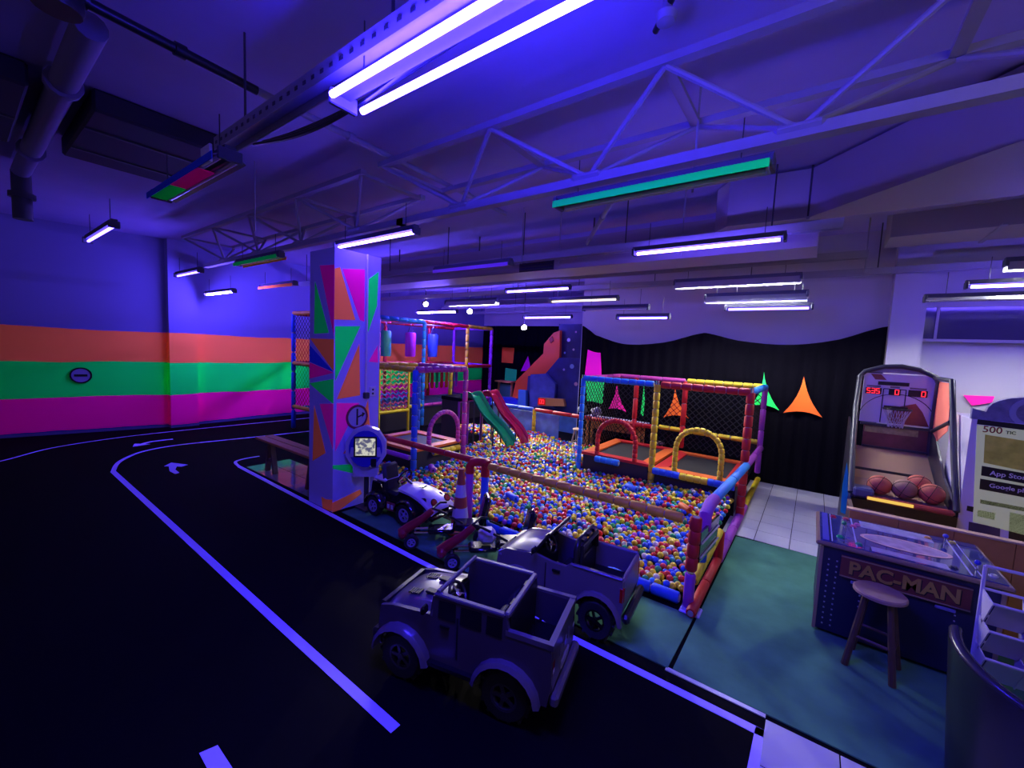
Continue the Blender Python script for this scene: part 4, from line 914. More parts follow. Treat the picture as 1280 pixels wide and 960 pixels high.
# ---- little black and white racer by the kiosk
rc = thing('toy_racer', (-3.9, 3.22, 0), 'black ride-on racer with white hood parked beside the kiosk', 'toy car', 'parked ride-on cars', math.radians(5))
Q = lambda mb, n, m, p=None, s=None: mb.build(n, m, p or rc, s, world=False)
for x, r_ in ((-.30, .125), (.22, .135)):
    for s in (-1, 1): wheel(rc, (x, s*.185, r_), r_, .08, mat('rim_violet', (.42, .36, .6), .35, metal=.3))
tub = side_profile(-.40, .50, .10, [(.56, .16), (.60, .26), (.45, .36), (.10, .38), (.02, .30), (-.20, .30), (-.26, .40), (-.40, .40), (-.43, .2)], [], .1)
for s in (-1, 1): Q(MB().prism([(x, s*.15, z) for x, z in tub], (0, -s*.03, 0)), 'side_panel', black_gl)
Q(MB().bb((-.4, -.14, .09), (.5, .14, .13)), 'floor_pan', black_pl)
def hood3(u, v):
    x = .06+.56*u; y = (v-.5)*2*(.17+.03*u); return Vector((x, y, .43-.02*u-.14*u**3-.03*abs(v*2-1)**2))
hb = MB().grid(hood3, 10, 8); hb.add([p-Vector((0, 0, .025)) for p in hb.v], [f[::-1] for f in hb.f]); hw_ = hb.build('hood', mat('racer_white', (.72, .66, .85), .3, coat=.3), rc, 50, world=False, fix=False)
for s in (-1, 1):
    hl = Q(MB().lathe([(0, .02), (.032, .012), (.036, 0), (0, 0)], (.575, s*.11, .335), 14, Matrix.Rotation(1.0, 3, 'Y')), 'headlight', mat('lamp_orange_red', (.6, .08, .02), .2), hw_, 40)
    Q(MB().lathe([(.036, 0), (.045, .006), (.046, -.004), (.036, 0)], (.575, s*.11, .335), 14, Matrix.Rotation(1.0, 3, 'Y')), 'lamp_ring', black_gl, hl, 40)
Q(MB().cbox((.30, 0, .435), (.07, .08, .012), .004), 'hood_emblem', black_gl, hw_)
Q(MB().cbox((.60, 0, .17), (.07, .40, .06), .02), 'front_bumper', black_gl)
for s in (-1, 1): flare(rc, .22, .135, .155, s*.15, s, black_gl, wd=.09); flare(rc, -.30, .125, .145, s*.15, s, black_gl, wd=.09)
Q(MB().cbox((-.30, 0, .43), (.2, .26, .05), .02), 'rear_deck', MATS['racer_white'])
st = Q(MB().cbox((-.12, 0, .28), (.22, .22, .07), .025), 'seat', seat_m, None, 40); Q(MB().cbox((-.24, 0, .45), (.07, .24, .34), .03, Matrix.Rotation(-.2, 3, 'Y')), 'seat_back', seat_m, st, 40)
steering(rc, (.0, .0, .49), .10, -1.1, black_gl)
pn = Q(MB().box((-.05, -.172, .16), (.13, .012, .10)), 'number_plate', mat('plate_red', (.35, .04, .06), .4))
for k in range(2): Q(MB().box((-.08+.06*k, -.180, .16), (.035, .004, .05)), 'plate_mark', white_p, pn)
# ---- pedal karts with red noses
redp = mat('kart_red', (.40, .012, .035), .3, coat=.3)
def kart(loc, hd, label, white=False):
    k = thing('pedal_kart', loc, label, 'kart', 'pedal karts beside the pit', hd); K = lambda mb, n, m, p=None, s=None: mb.build(n, m, p or k, s, world=False)
    for s in (-1, 1):
        wheel(k, (.40, s*.16, .075), .075, .05, MATS['rim_violet']); wheel(k, (-.32, s*.17, .09), .09, .06, MATS['rim_violet'])
        K(MB().cyl((-.35, s*.05, .11), (.38, s*.05, .12), .014, n=8), 'frame_rail', chrome, None, 40)
        K(MB().cyl((.02, s*.15, .33), (-.12, s*.17, .26), .012, n=6), 'handle_grip', black_pl)
    K(MB().cyl((.40, -.15, .075), (.40, .15, .075), .012, n=8), 'front_axle', chrome); K(MB().cyl((-.32, -.16, .09), (-.32, .16, .09), .012, n=8), 'rear_axle', chrome)
    K(MB().tube([(.52, 0, .10), (.44, 0, .16), (.30, 0, .25), (.20, 0, .34)], [.055, .052, .042, .034], 10), 'nose_tube', redp, None, 50)
    K(MB().cbox((.50, 0, .10), (.09, .15, .10), .03), 'nose_cap', redp, None, 40)
    K(MB().tube([(.05, -.17, .36), (.12, -.12, .38), (.20, 0, .36), (.12, .12, .38), (.05, .17, .36)], .013, 8), 'handlebar', black_pl, None, 50)
    st = K(MB().cbox((-.18, 0, .17), (.30, .24, .07), .03), 'seat', black_gl, None, 40)
    K(MB().cbox((-.36, 0, .33), (.07, .22, .34), .03, Matrix.Rotation(-.2, 3, 'Y')), 'backrest', black_gl, st, 40)
    K(MB().cbox((.10, 0, .13), (.28, .18, .05), .02), 'pedal_deck', black_gl, None, 40)
    if white: K(MB().cbox((.06, 0, .25), (.17, .17, .14), .04), 'front_cover', mat('kart_white', (.6, .55, .62), .4), None, 40)
    return k
hk = math.radians(226)
def kart_at(px, py, label, white):
    p = G(px, py); f = Vector((math.cos(hk), math.sin(hk), 0)); l = Vector((-f.y, f.x, 0)); o = p-f*.40-l*.16
    return kart((o.x, o.y, 0), hk, label, white)
kart_at(514, 687, 'red-nosed pedal kart left of the traffic cone', False)
kart_at(565, 713, 'red-nosed pedal kart with white cover beside the grey pickup', True)
# ---- cone
cn_ = thing('traffic_cone', (-3.10, 3.36, 0), 'orange and white traffic cone standing before the purple gate post', 'traffic cone')
co = mat('cone_orange', (.55, .10, .04), .45); cw = mat('cone_white', (.66, .6, .68), .5); H0, r0, r1 = .70, .11, .03
MB().cbox((-3.10, 3.36, .015), (.30, .30, .03), .008).build('base', co, cn_)
rings = [0, .2, .38, .55, .75, 1]
for k in range(5):
    a_, b_ = rings[k], rings[k+1]; f = lambda t: (r0+(r1-r0)*t, .03+H0*t)
    MB().lathe([f(a_), f(b_)]+([(0, f(b_)[1])] if k == 4 else []), (-3.10, 3.36, 0), 20).build('band', co if k % 2 == 0 else cw, cn_, 50)
# ---- kiosk on a post
kx = Vector((-4.46, 3.07, 0)); kn = Vector((.72, -.69, 0)).normalized(); kr = Vector((-kn.y, kn.x, 0)); up = Vector((0, 0, 1))
ki = thing('kiosk', kx, 'white and blue round-headed token kiosk with a lit screen at the pillar', 'kiosk')
kw, kb = mat('kiosk_white', (.62, .58, .72), .3, coat=.2), mat('kiosk_blue', (.05, .04, .55), .35)
kc = WY(466, 563, 3.05); kc = Vector((kx.x+.03, kx.y-.03, kc.z)); 
def kpoly(s, n=10): return [kc+kr*(s*.25*math.cos(2*math.pi*(i+.5)/n))+up*(s*.29*math.sin(2*math.pi*(i+.5)/n)) for i in range(n)]
MB().prism([p-kn*.06 for p in kpoly(1)], kn*.10).build('head', kw, ki); MB().prism([p+kn*.04 for p in kpoly(.80, 20)], kn*.008).build('blue_disc', kb, ki); 
MB().prism([p+kn*.048 for p in [kc-kr*.19-up*.10, kc+kr*.19-up*.10, kc+kr*.17+up*.02, kc-kr*.17+up*.02]], kn*.004).build('white_band', kw, ki)
MB().box(kc-kn*.01-up*.27, (.10, .30, .17), frame((0, 0, 0), kn, kr).to_3x3()).build('coin_box', kw, ki)
scr = MB().box(kc+kn*.058+up*.03, (.02, .27, .25), frame((0, 0, 0), kn, kr).to_3x3()).build('screen_frame', black_pl, ki)
def screen_mat():
    m = bpy.data.materials.new('lit_screen'); m.use_nodes = True; nt = m.node_tree; b = nt.nodes['Principled BSDF']; tc = nt.nodes.new('ShaderNodeTexCoord'); n = nt.nodes.new('ShaderNodeTexNoise'); n.inputs['Scale'].default_value = 22
    r = nt.nodes.new('ShaderNodeValToRGB'); r.color_ramp.elements[0].position = .42; r.color_ramp.elements[0].color = (.12, .12, .22, 1); r.color_ramp.elements[1].position = .55; r.color_ramp.elements[1].color = (.75, .74, .62, 1)
    nt.links.new(tc.outputs['Object'], n.inputs[0]); nt.links.new(n.outputs[0], r.inputs[0]); nt.links.new(r.outputs[0], b.inputs['Emission Color']); b.inputs['Emission Strength'].default_value = .8; b.inputs['Base Color'].default_value = (.02, .02, .02, 1); return m
MB().box(kc+kn*.069+up*.03, (.004, .235, .215), frame((0, 0, 0), kn, kr).to_3x3()).build('screen', screen_mat(), scr)
MB().box(kc+kn*.06-up*.17+kr*.10, (.03, .06, .10), frame((0, 0, 0), kn, kr).to_3x3()).build('card_reader', black_pl, ki); MB().ball(kc+kn*.06-up*.22+kr*.06, .02, 2).build('knob', chrome, ki, 60)
MB().cyl(kx+Vector((0, 0, .02)), (kx.x, kx.y, kc.z-.3), .03, n=10).build('post', dark_steel, ki, 40); MB().cyl((kx.x+.05, kx.y+.05, .02), (kx.x+.05, kx.y+.05, kc.z-.3), .022, n=10).build('post', white_p, ki, 40)
MB().cbox((kx.x+.02, kx.y+.02, .012), (.24, .24, .024), .006).build('base_plate', dark_steel, ki)
# ---- bench under the far side of the pillar
be = thing('bench', (-6.15, 2.98, 0), 'plain wooden bench on the glossy tiles left of the pillar', 'bench')
for k in range(2): MB().cbox((-6.12, 2.86+.14*k, .53), (1.75, .13, .035), .006).build('seat_plank', wood_l, be)
for x_ in (-6.75, -5.5):
    for s in (-1, 1): MB().box((x_+s*.07, 2.93, .26), (.045, .07, .52), Matrix.Rotation(-s*.25, 3, 'Y')).build('leg', wood_d, be)
    MB().box((x_, 2.93, .20), (.2, .05, .04)).build('cross_brace', wood_d, be)
MB().box((-6.12, 2.93, .49), (1.3, .05, .05)).build('stretcher', wood_d, be)
# ================================================================== ARCADE TABLE
T0, T1, U0, U1, TZ = .13, 1.13, 3.93, 4.70, .735
tb = thing('arcade_table', ((T0+T1)/2, (U0+U1)/2, 0), 'low dark blue cocktail arcade table with yellow lettering', 'arcade table')
navy = mat('navy_print', (.012, .012, .05), .4); topm = mat('printed_top', (.05, .06, .24), .08, coat=.6, var=.5, scale=5)
MB().bb((T0+.03, U0+.02, .03), (T1-.03, U1-.02, TZ-.035)).build('body', navy, tb); MB().cbox(((T0+T1)/2, (U0+U1)/2, TZ-.02), (T1-T0+.02, U1-U0+.02, .03), .008).build('table_top', mat('top_edge_wood', (.30, .19, .12), .4), tb)
gl = MB().bb((T0+.015, U0+.015, TZ-.006), (T1-.015, U1-.015, TZ+.002)).build('printed_glass', topm, tb)
for x_ in (T0+.03, T1-.03): MB().box((x_, U0+.018, TZ/2-.01), (.022, .012, TZ-.07)).build('corner_trim', mat('brass_trim', (.35, .24, .14), .4), tb)
sgp = MB().prism([(.28, U0+.012, .50), (.96, U0+.012, .50), (.96, U0+.012, .66), (.28, U0+.012, .66)], (0, -.015, 0)).build('name_board', mat('maroon_board', (.16, .035, .03), .4), tb)
MB().box((.62, U0-.006, .655), (.68, .008, .008)).build('board_edge', mat('brass_trim', (.3, .2, .1), .4), sgp); MB().box((.62, U0-.006, .505), (.68, .008, .008)).build('board_edge', MATS['brass_trim'], sgp)
ylw = mat('letter_gold', (.42, .27, .05), .4)
text('PAC-MAN', .135, black_pl, frame((.625, U0-.004, .572), (1, 0, 0), (0, 0, 1)), sgp, 'letter_shadow', .001, .006, .0, .98); text('PAC-MAN', .135, ylw, frame((.62, U0-.007, .578), (1, 0, 0), (0, 0, 1)), sgp, 'lettering', .001, .004, .0, .98)
dots = MB(); dm = mat('dot_cream', (.45, .40, .42), .5)
for k in range(3):
    for j in range(13): dots.box((T0+.08+.05*k+(.1 if k == 2 else 0), U0+.018, .08+.043*j), (.010, .004, .010))
for j in range(10): dots.box((.90, U0+.018, .08+.04*j), (.008, .004, .008))
tag(dots.build('dot_print', dm, tb), kind='stuff')
# top print: bands, oval ring, buttons and sticks
for x0, x1, c_ in ((.16, .20, (.10, .10, .5)), (.215, .222, (.5, .48, .7)), (.36, .37, (.4, .4, .7)), (.95, .96, (.45, .42, .75)), (1.0, 1.006, (.45, .42, .75))):
    MB().bb((x0, U0+.03, TZ+.002), (x1, U1-.03, TZ+.0045)).build('print_stripe', mat('stripe_%d' % int(x0*1000), c_, .25), gl)
ov = [((T0+T1)/2+.03+.26*math.cos(a), (U0+U1)/2-.06+.13*math.sin(a)) for a in [2*math.pi*i/32 for i in range(32)]]; iv = [((T0+T1)/2+.03+.235*math.cos(a), (U0+U1)/2-.06+.11*math.sin(a)) for a in [2*math.pi*i/32 for i in range(32)]]
rg = MB(); rg.add([(*p, TZ+.005) for p in ov]+[(*p, TZ+.005) for p in iv], [(i, (i+1) % 32, 32+(i+1) % 32, 32+i) for i in range(32)]); rg.build('oval_ring', mat('ring_pink', (.75, .45, .45), .3), gl, fix=False)
MB().add([(*p, TZ+.0045) for p in iv], [tuple(range(32))]).build('oval_print', mat('oval_print', (.50, .38, .55), .2, var=.6, scale=14), gl, fix=False)
MB().bb((.42, U1-.22, TZ+.002), (.86, U1-.05, TZ+.0045)).build('score_print', mat('score_print', (.34, .32, .55), .2, var=.5, scale=18), gl)
MB().bb((.45, U0+.03, TZ+.002), (.85, U0+.12, TZ+.0045)).build('score_print', MATS['score_print'], gl)
for (x_, y_), c_ in [((.27, 4.10), (.02, .45, .15)), ((.38, 4.03), (.03, .35, .2)), ((.24, 4.60), (.6, .02, .05)), ((.33, 4.62), (.6, .1, .1)), ((.37, 4.45), (.7, .15, .3)), ((.40, 4.52), (.7, .2, .4)), ((.88, 4.02), (.02, .02, .05)), ((.84, 4.58), (.6, .3, .1)), ((.98, 4.60), (.5, .4, .1)), ((1.07, 4.05), (.6, .6, .6))]:
    b_ = MB().lathe([(0, .014), (.016, .013), (.018, .004), (.024, .004), (.024, 0), (0, 0)], (x_, y_, TZ+.002), 14).build('push_button', mat('button_%d%d' % (int(x_*100), int(y_*100)), c_, .25, coat=.3), tb, 40)
for x_, y_, c_ in ((1.0, 4.08, (.02, .03, .6)), (.93, 4.55, (.1, .1, .6)), (.30, 4.30, (.02, .3, .1))):
    js = MB().cyl((x_, y_, TZ), (x_, y_, TZ+.05), .006, n=8).build('joystick', chrome, tb); MB().ball((x_, y_, TZ+.06), .018, 2).build('stick_knob', mat('knob_%d' % int(x_*100), c_, .3, coat=.3), js, 60)
for x_ in (.40, .55, .85): MB().cbox((x_, U0+.012, .47), (.10, .012, .025), .004).build('coin_plate', mat('coin_plate', (.18, .16, .45), .3), tb)
for x_ in (T0+.08, T1-.08):
    for y_ in (U0+.08, U1-.08): MB().cyl((x_, y_, 0), (x_, y_, .035), .025, n=10).build('foot', black_pl, tb)
# ---- stool
def stool(c, z, r, label, top, legm, n=4, rot=.4):
    o = thing('bar_stool', (c[0], c[1], 0), label, 'stool', 'round wooden stools')
    MB().lathe([(0, z), (r*.94, z), (r, z-.008), (r, z-.024), (r*.92, z-.03), (0, z-.03)], (c[0], c[1], 0), 28).build('seat', top, o, 40)
    ft = []
    for k in range(n):
        a = rot+2*math.pi*k/n; p = Vector((c[0]+r*.62*math.cos(a), c[1]+r*.62*math.sin(a), z-.03)); q_ = Vector((c[0]+r*1.22*math.cos(a), c[1]+r*1.22*math.sin(a), 0)); ft.append((p, q_))
        d = (p-q_).normalized(); MB().cyl(q_, p, .021, .018, n=8).build('leg', legm, o, 40)
    for k in range(n):
        t = .42 if k % 2 else .36; p, q_ = ft[k][1].lerp(ft[k][0], t), ft[(k+1) % n][1].lerp(ft[(k+1) % n][0], t); MB().cyl(p, q_, .011, n=6).build('rung', legm, o, 40)
    return o
stool((.49, 3.73), .55, .145, 'dark-legged wooden stool in front of the arcade table', mat('stool_seat', (.36, .22, .17), .45, var=.3, scale=12), wood_d, rot=-1.0)
# ---- wooden counter behind the table
ct = thing('wooden_counter', (1.3, 4.78, 0), 'orange-brown wooden counter board behind the arcade table', 'counter')
for k in range(6): MB().bb((.36+.33*k, 4.76, 0), (.36+.33*(k+1)-.004, 4.79, .79)).build('board', wood_l, ct)
MB().bb((.34, 4.745, .79), (2.4, 4.815, .805)).build('top_edge', mat('pale_wood_edge', (.66, .42, .26), .45), ct)
MB().bb((.36, 4.79, 0), (.39, 5.15, .79)).build('end_board', wood_d, ct)
# ---- brochure rack
rk = thing('brochure_rack', (1.2, 3.62, 0), 'white wire rack with three slanted trays at the right edge', 'rack')
wht = mat('rack_white', (.62, .58, .72), .35)
for x_ in (.93, 1.42): MB().cyl((x_, 3.66, .02), (x_, 3.66, .92), .010, n=8).build('upright', wht, rk, 40)
MB().cyl((.93, 3.66, .92), (1.42, 3.66, .92), .010, n=8).build('top_bar', wht, rk, 40)
for z_ in (.78, .615, .45):
    tr_ = MB().prism([(.93, 3.66, z_), (1.42, 3.66, z_), (1.42, 3.50, z_-.17), (.93, 3.50, z_-.17)][:0] or [(.945, 3.60, z_-.19), (1.41, 3.60, z_-.19), (1.41, 3.48, z_-.02), (.945, 3.48, z_-.02)], (0, .006, 0)).build('tray', wht, rk)
    MB().cyl((.93, 3.66, z_), (1.42, 3.66, z_), .009, n=6).build('tray_rim', wht, tr_); MB().cyl((.93, 3.47, z_-.01), (1.42, 3.47, z_-.01), .009, n=6).build('tray_rim', wht, tr_)
    for x_ in (.93, 1.09, 1.42): MB().prism([(x_, 3.66, z_), (x_, 3.47, z_-.01), (x_, 3.60, z_-.20)], (.006, 0, 0)).build('side_plate', wht, tr_)
for y_ in (3.5, 3.72): MB().cyl((.93, y_, .015), (1.42, y_, .015), .012, n=6).build('foot_bar', wht, rk)
# ---- black tub chair at the corner
tc_ = Vector((1.0, 2.84, 0)); ch = thing('tub_chair', tc_, 'black tub chair cut off by the lower right corner', 'chair')
blk = mat('black_vinyl', (.010, .010, .014), .35, coat=.1)
def shell(u, v):
    a = math.radians(165+185*u); r_ = .36-.05*(1-v); top = .80-.22*u
    z = .10+(top-.10)*v; return Vector((tc_.x+r_*math.cos(a), tc_.y+r_*math.sin(a), z))
def shell2(u, v): p = shell(u, v); q_ = Vector((tc_.x, tc_.y, p.z)); return q_+(p-q_)*.86
mb = MB(); n1, n2 = 24, 8; mb.grid(shell, n1, n2); k = len(mb.v); mb.grid(shell2, n1, n2)
top_i = [n2*(n1+1)+i for i in range(n1+1)]; mb.add([], [])
mb.f += [(top_i[i], top_i[i+1], k+top_i[i+1], k+top_i[i]) for i in range(n1)]; mb.m += [0]*n1
mb.build('back_shell', blk, ch, 60); MB().tube([shell(i/24, 1)*.5+shell2(i/24, 1)*.5 for i in range(25)], .024, 8).build('rim_piping', mat('vinyl_rim', (.03, .028, .045), .25), ch, 50)
MB().lathe([(0, .45), (.24, .45), (.27, .42), (.27, .34), (0, .34)], tc_, 24).build('seat', blk, ch, 40)
for k in range(4):
    a = .6+math.pi/2*k; MB().cyl((tc_.x+.22*math.cos(a), tc_.y+.22*math.sin(a), 0), (tc_.x+.2*math.cos(a), tc_.y+.2*math.sin(a), .35), .016, .02, n=8).build('leg', dark_steel, ch)
# ================================================================== BASKETBALL MACHINE
B0, B1, V0, V1 = .42, 1.21, 5.62, 7.25
bm_ = thing('basketball_machine', ((B0+B1)/2, 6.4, 0), 'arched basketball arcade machine before the curtain end', 'arcade machine')
def BB(a, b, n, m, p=None, s=None): return MB().bb(a, b).build(n, m, p or bm_, s)
BB((B0, V0, .0), (B1, V0+.05, .70), 'front_panel', black_gl); BB((B0, V0+.05, 0), (B1, V1, .62), 'cabinet', black_pl)
rampm = mat('ramp_tan', (.58, .38, .20), .5)
MB().prism([(B0+.03, V0+.05, .70), (B1-.03, V0+.05, .70), (B1-.03, 6.35, .78), (B0+.03, 6.35, .78)], (0, 0, -.02)).build('ball_tray', mat('tray_tan', (.36, .22, .16), .5), bm_)
MB().prism([(B0+.03, 6.35, .78), (B1-.03, 6.35, .78), (B1-.03, 7.0, 1.06), (B0+.03, 7.0, 1.06)], (0, 0, -.02)).build('return_ramp', rampm, bm_)
MB().prism([(B0+.06, 6.5, .846), (B1-.14, 6.5, .846), (B1-.14, 6.54, .864), (B0+.06, 6.54, .864)], (0, 0, .004)).build('ramp_slot', black_pl, bm_)
lip = MB().cbox(((B0+B1)/2+.05, V0+.02, .725), (B1-B0-.14, .07, .05), .015).build('front_lip', mat('lip_red', (.45, .07, .05), .35), bm_)
BB((B0+.13, V0-.02, .715), (B0+.48, V0-.008, .745), 'lip_light', lamp_mat('lip_glow', (1, .62, .12), .9), lip)
MB().cbox((B0+.10, V0+.12, .76), (.17, .20, .10), .02).build('coin_console', mat('console_blue', (.08, .09, .20), .3), bm_)
for s, x_ in ((-1, B0), (1, B1)):
    MB().prism([(x_, V0+.05, .62), (x_, V1, .62), (x_, V1, 1.4), (x_, 6.75, 1.30), (x_, 6.2, .95), (x_, V0+.1, .80)], (-s*.02, 0, 0)).build('side_wall', mat('side_smoke', (.05, .045, .06), .3), bm_)
frm = mat('frame_grey', (.05, .05, .06), .4)
MB().tube([(B0, V0+.06, .74), (B0, 6.0, 1.10), (B0+.02, 6.6, 1.60), (B0+.05, 6.95, 1.96), (.52, 6.98, 2.03), (.70, 6.98, 2.10), (.86, 6.98, 2.11), (1.02, 6.98, 2.08), (1.17, 6.98, 2.0), (1.19, 6.95, 1.94)], .028, 8).build('arch_frame', frm, bm_, 50)
MB().tube([(B1, V0+.06, .74), (B1-.01, 5.95, 1.2), (B1-.02, 6.2, 1.72), (B1-.03, 6.3, 1.98), (1.16, 6.95, 1.99)], .026, 8).build('side_frame', frm, bm_, 50)
MB().tube([(B1-.02, 6.2, 1.55), (1.19, 6.95, 1.35)], .022, 8).build('side_brace', frm, bm_, 50); MB().tube([(1.19, 6.95, 1.94), (1.19, 7.0, 1.05)], .024, 8).build('inner_post', frm, bm_, 50)
MB().prism([(1.195, 6.98, 1.95), (1.185, 6.35, 1.95), (1.19, 6.28, 1.45), (1.195, 6.98, 1.15)], (.006, 0, 0)).build('side_poster', fluo('poster_orange', (1.3, .35, .22)), bm_)
BB((.52, 7.02, 1.38), (1.19, 7.06, 2.01), 'backboard', mat('board_white', (.80, .80, .84), .35)); bdy = 7.02
bo = bm_.children[-1]
BB((.66, bdy-.012, 1.865), (.95, bdy, 1.91), 'dark_strip', sign_k, bo); MB().prism([(.58, bdy, 2.0), (.68, bdy, 2.0), (.74, bdy, 1.93), (.63, bdy, 1.93)], (0, -.004, 0)).build('brown_patch', mat('board_brown', (.30, .09, .05), .4), bo)
for a_, b_ in (((.72, 1.39), (.72, 1.82)), ((.93, 1.58), (.93, 1.82)), ((.72, 1.82), (.93, 1.82))): MB().tube([(a_[0], bdy-.003, a_[1]), (b_[0], bdy-.003, b_[1])], .005, 6).build('target_line', sign_k, bo)
MB().tube([(.86+.36*math.cos(a), bdy-.003, 1.42+.34*math.sin(a)) for a in [math.pi*i/20 for i in range(21)]], .004, 6).build('target_arc', sign_k, bo)
MB().prism([(.80, bdy, 1.39), (1.17, bdy, 1.39), (1.10, bdy, 1.56), (1.03, bdy, 1.66), (.86, bdy, 1.60), (.78, bdy, 1.48)], (0, -.003, 0)).build('printed_player', mat('board_print', (.26, .075, .06), .4, var=.5, scale=9), bo)
SEG = dict(zip('0123456789', ('abcdef', 'bc', 'abged', 'abgcd', 'fgbc', 'afgcd', 'afgedc', 'abc', 'abcdefg', 'abcdfg')))
def digits(s, x, z, h, y, parent):
    w_ = h*.55
    for k, ch_ in enumerate(s):
        x0 = x+k*h*.78; mb = MB(); t = h*.13
        for g_ in SEG[ch_]:
            cx, cz, hx, hz = {'a': (0, h/2, w_, t), 'd': (0, -h/2, w_, t), 'g': (0, 0, w_, t), 'b': (w_/2, h/4, t, h/2), 'c': (w_/2, -h/4, t, h/2), 'e': (-w_/2, -h/4, t, h/2), 'f': (-w_/2, h/4, t, h/2)}[g_]
            mb.box((x0+cx, y, z+cz), (hx, .004, hz))
        mb.build('digit', led_red, parent)
for x0, x1, s_, dx in ((.545, .70, '535', .575), (.77, .88, '0', .845), (.95, 1.12, '0', 1.085)):
    dp = BB((x0, bdy-.014, 1.745), (x1, bdy, 1.825), 'score_display', sign_k, bo); digits(s_, dx, 1.785, .058, bdy-.017, dp); BB((x0+.01, bdy-.004, 1.835), (x1-.01, bdy, 1.855), 'caption_strip', mat('caption_grey', (.22, .2, .2), .5), bo)
hp = MB().tube([(.85+.13*math.cos(a), 6.86+.13*math.sin(a), 1.585) for a in [2*math.pi*i/24 for i in range(24)]], .010, 6, closed=True).build('hoop', sign_k, bm_, 50)
BB((.74, 6.98, 1.57), (.96, 7.02, 1.61), 'hoop_bracket', sign_k); hn = MB()
for k in range(12):
    a, b_ = 2*math.pi*k/12, 2*math.pi*(k+1)/12
    for a0, a1 in ((a, b_), (b_, a)): hn.tube([(.85+.13*math.cos(a0), 6.86+.13*math.sin(a0), 1.58), (.85+.08*math.cos((a0+a1)/2), 6.86+.08*math.sin((a0+a1)/2), 1.45), (.85+.07*math.cos(a1), 6.86+.07*math.sin(a1), 1.36)], .004, 4)
tag(hn.build('hoop_net', mat('net_white', (.5, .48, .6), .7), hp), kind='stuff')
BB((.53, 6.95, 1.345), (1.2, 7.0, 1.375), 'cross_bar', frm)
sp_ = BB((.57, 6.99, 1.08), (1.18, 7.03, 1.34), 'title_panel', mat('title_print', (.20, .06, .06), .35, var=.7, scale=6))
BB((.58, 6.982, 1.255), (1.08, 6.99, 1.33), 'title_strip', mat('title_gold', (.42, .38, .14), .4, var=.6, scale=30), sp_); BB((.57, 6.97, 1.06), (1.18, 7.03, 1.085), 'lower_bar', frm, sp_)
MB().prism([(.50, 7.0, 2.02), (1.18, 7.0, 2.02), (1.05, 7.0, 2.075), (.86, 7.0, 2.095), (.66, 7.0, 2.08)], (0, .03, 0)).build('arch_header', mat('header_grey', (.30, .28, .34), .4, var=.3, scale=12), bm_)
for x_ in (.90, .94, 1.05, 1.10): BB((x_, V0-.006, .57), (x_+.022, V0, .59), 'coin_slot', chrome)
text('STREET', .07, mat('logo_bronze', (.16, .08, .05), .4), frame((.64, V0-.002, .58), (1, 0, 0), (0, 0, 1)), bm_, 'logo', .001, .003, .2)
bkm = mat('basketball_orange', (.62, .14, .075), .6, bump=.3, scale=160); bkb = mat('basketball_tan', (.36, .18, .12), .6, bump=.3, scale=160)
for (px, py), m_, lb in [((1099, 606), bkm, 'bright orange basketball at the left of the ball tray'), ((1131, 607), bkb, 'worn brown basketball in the middle of the ball tray'), ((1149, 599), bkm, 'orange basketball lying behind the others in the tray'), ((1168, 613), bkm, 'orange basketball at the right end of the ball tray')]:
    r_ = .102; Y_ = 5.86 if py > 600 else 6.1; p = WY(px, py, Y_); zt_ = .70+.08*(Y_-V0)/.73; c_ = Vector((min(p.x, B1-.15), Y_, zt_+r_+.004))
    o = thing('basketball', (c_.x, c_.y, c_.z-r_), lb, 'basketball', 'basketballs in the tray'); MB().ball(c_, r_, 3).build('skin', m_, o, 180)
    for ax in range(3):
        M = Euler((.5+ax*1.57*(ax < 2), .4+(1.57 if ax == 2 else 0), .3)).to_matrix(); MB().tube([c_+M @ Vector((r_*1.001*math.cos(a), r_*1.001*math.sin(a), 0)) for a in [2*math.pi*i/28 for i in range(28)]], .0028, 5, closed=True).build('seam', rubber, o)
# ================================================================== PRIZE MACHINE
Z0, Z1, Q0 = 1.24, 2.0, 5.75
pm = thing('prize_machine', (1.62, 6.1, 0), 'white prize machine with a yellow-green poster at the right edge', 'arcade machine')
def PB(pts, m, n, p=None, d=.006): return MB().prism([Vector((q_.x, Q0-.0, q_.z)) for q_ in [WY(*p_, Q0) for p_ in pts]], (0, -d, 0)).build(n, m, p or pm)
pwh = mat('prize_white', (.75, .70, .84), .35, coat=.1); ztop = WY(1207, 523, Q0).z
MB().bb((Z0, Q0, 0), (Z1, 6.45, ztop)).build('cabinet', pwh, pm)
xt = 1.60
MB().prism([(xt-.36, Q0+.02, ztop), (xt+.36, Q0+.02, ztop), (xt+.36, Q0+.02, ztop+.10)]+[(xt+.27*math.cos(a), Q0+.02, ztop+.08+.16*math.sin(a)) for a in [math.pi*i/12 for i in range(13)]]+[(xt-.36, Q0+.02, ztop+.10)], (0, .05, 0)).build('topper', mat('topper_blue', (.22, .21, .34), .4, var=.7, scale=14), pm)
ring = MB().lathe([(.09, 0), (.13, 0), (.13, .012), (.09, .012), (.09, 0)], (xt, Q0+.02, ztop+.10), 24, Matrix.Rotation(math.pi/2, 3, 'X')).build('topper_ring', mat('topper_pale', (.36, .36, .55), .4), pm)
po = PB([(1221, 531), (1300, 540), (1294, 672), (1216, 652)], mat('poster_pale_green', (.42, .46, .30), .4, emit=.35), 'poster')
PB([(1231, 543), (1288, 552), (1286, 590), (1229, 578)], mat('picture_yellow', (.35, .32, .06), .35, var=.9, scale=12, emit=.12), 'picture', po, .010)
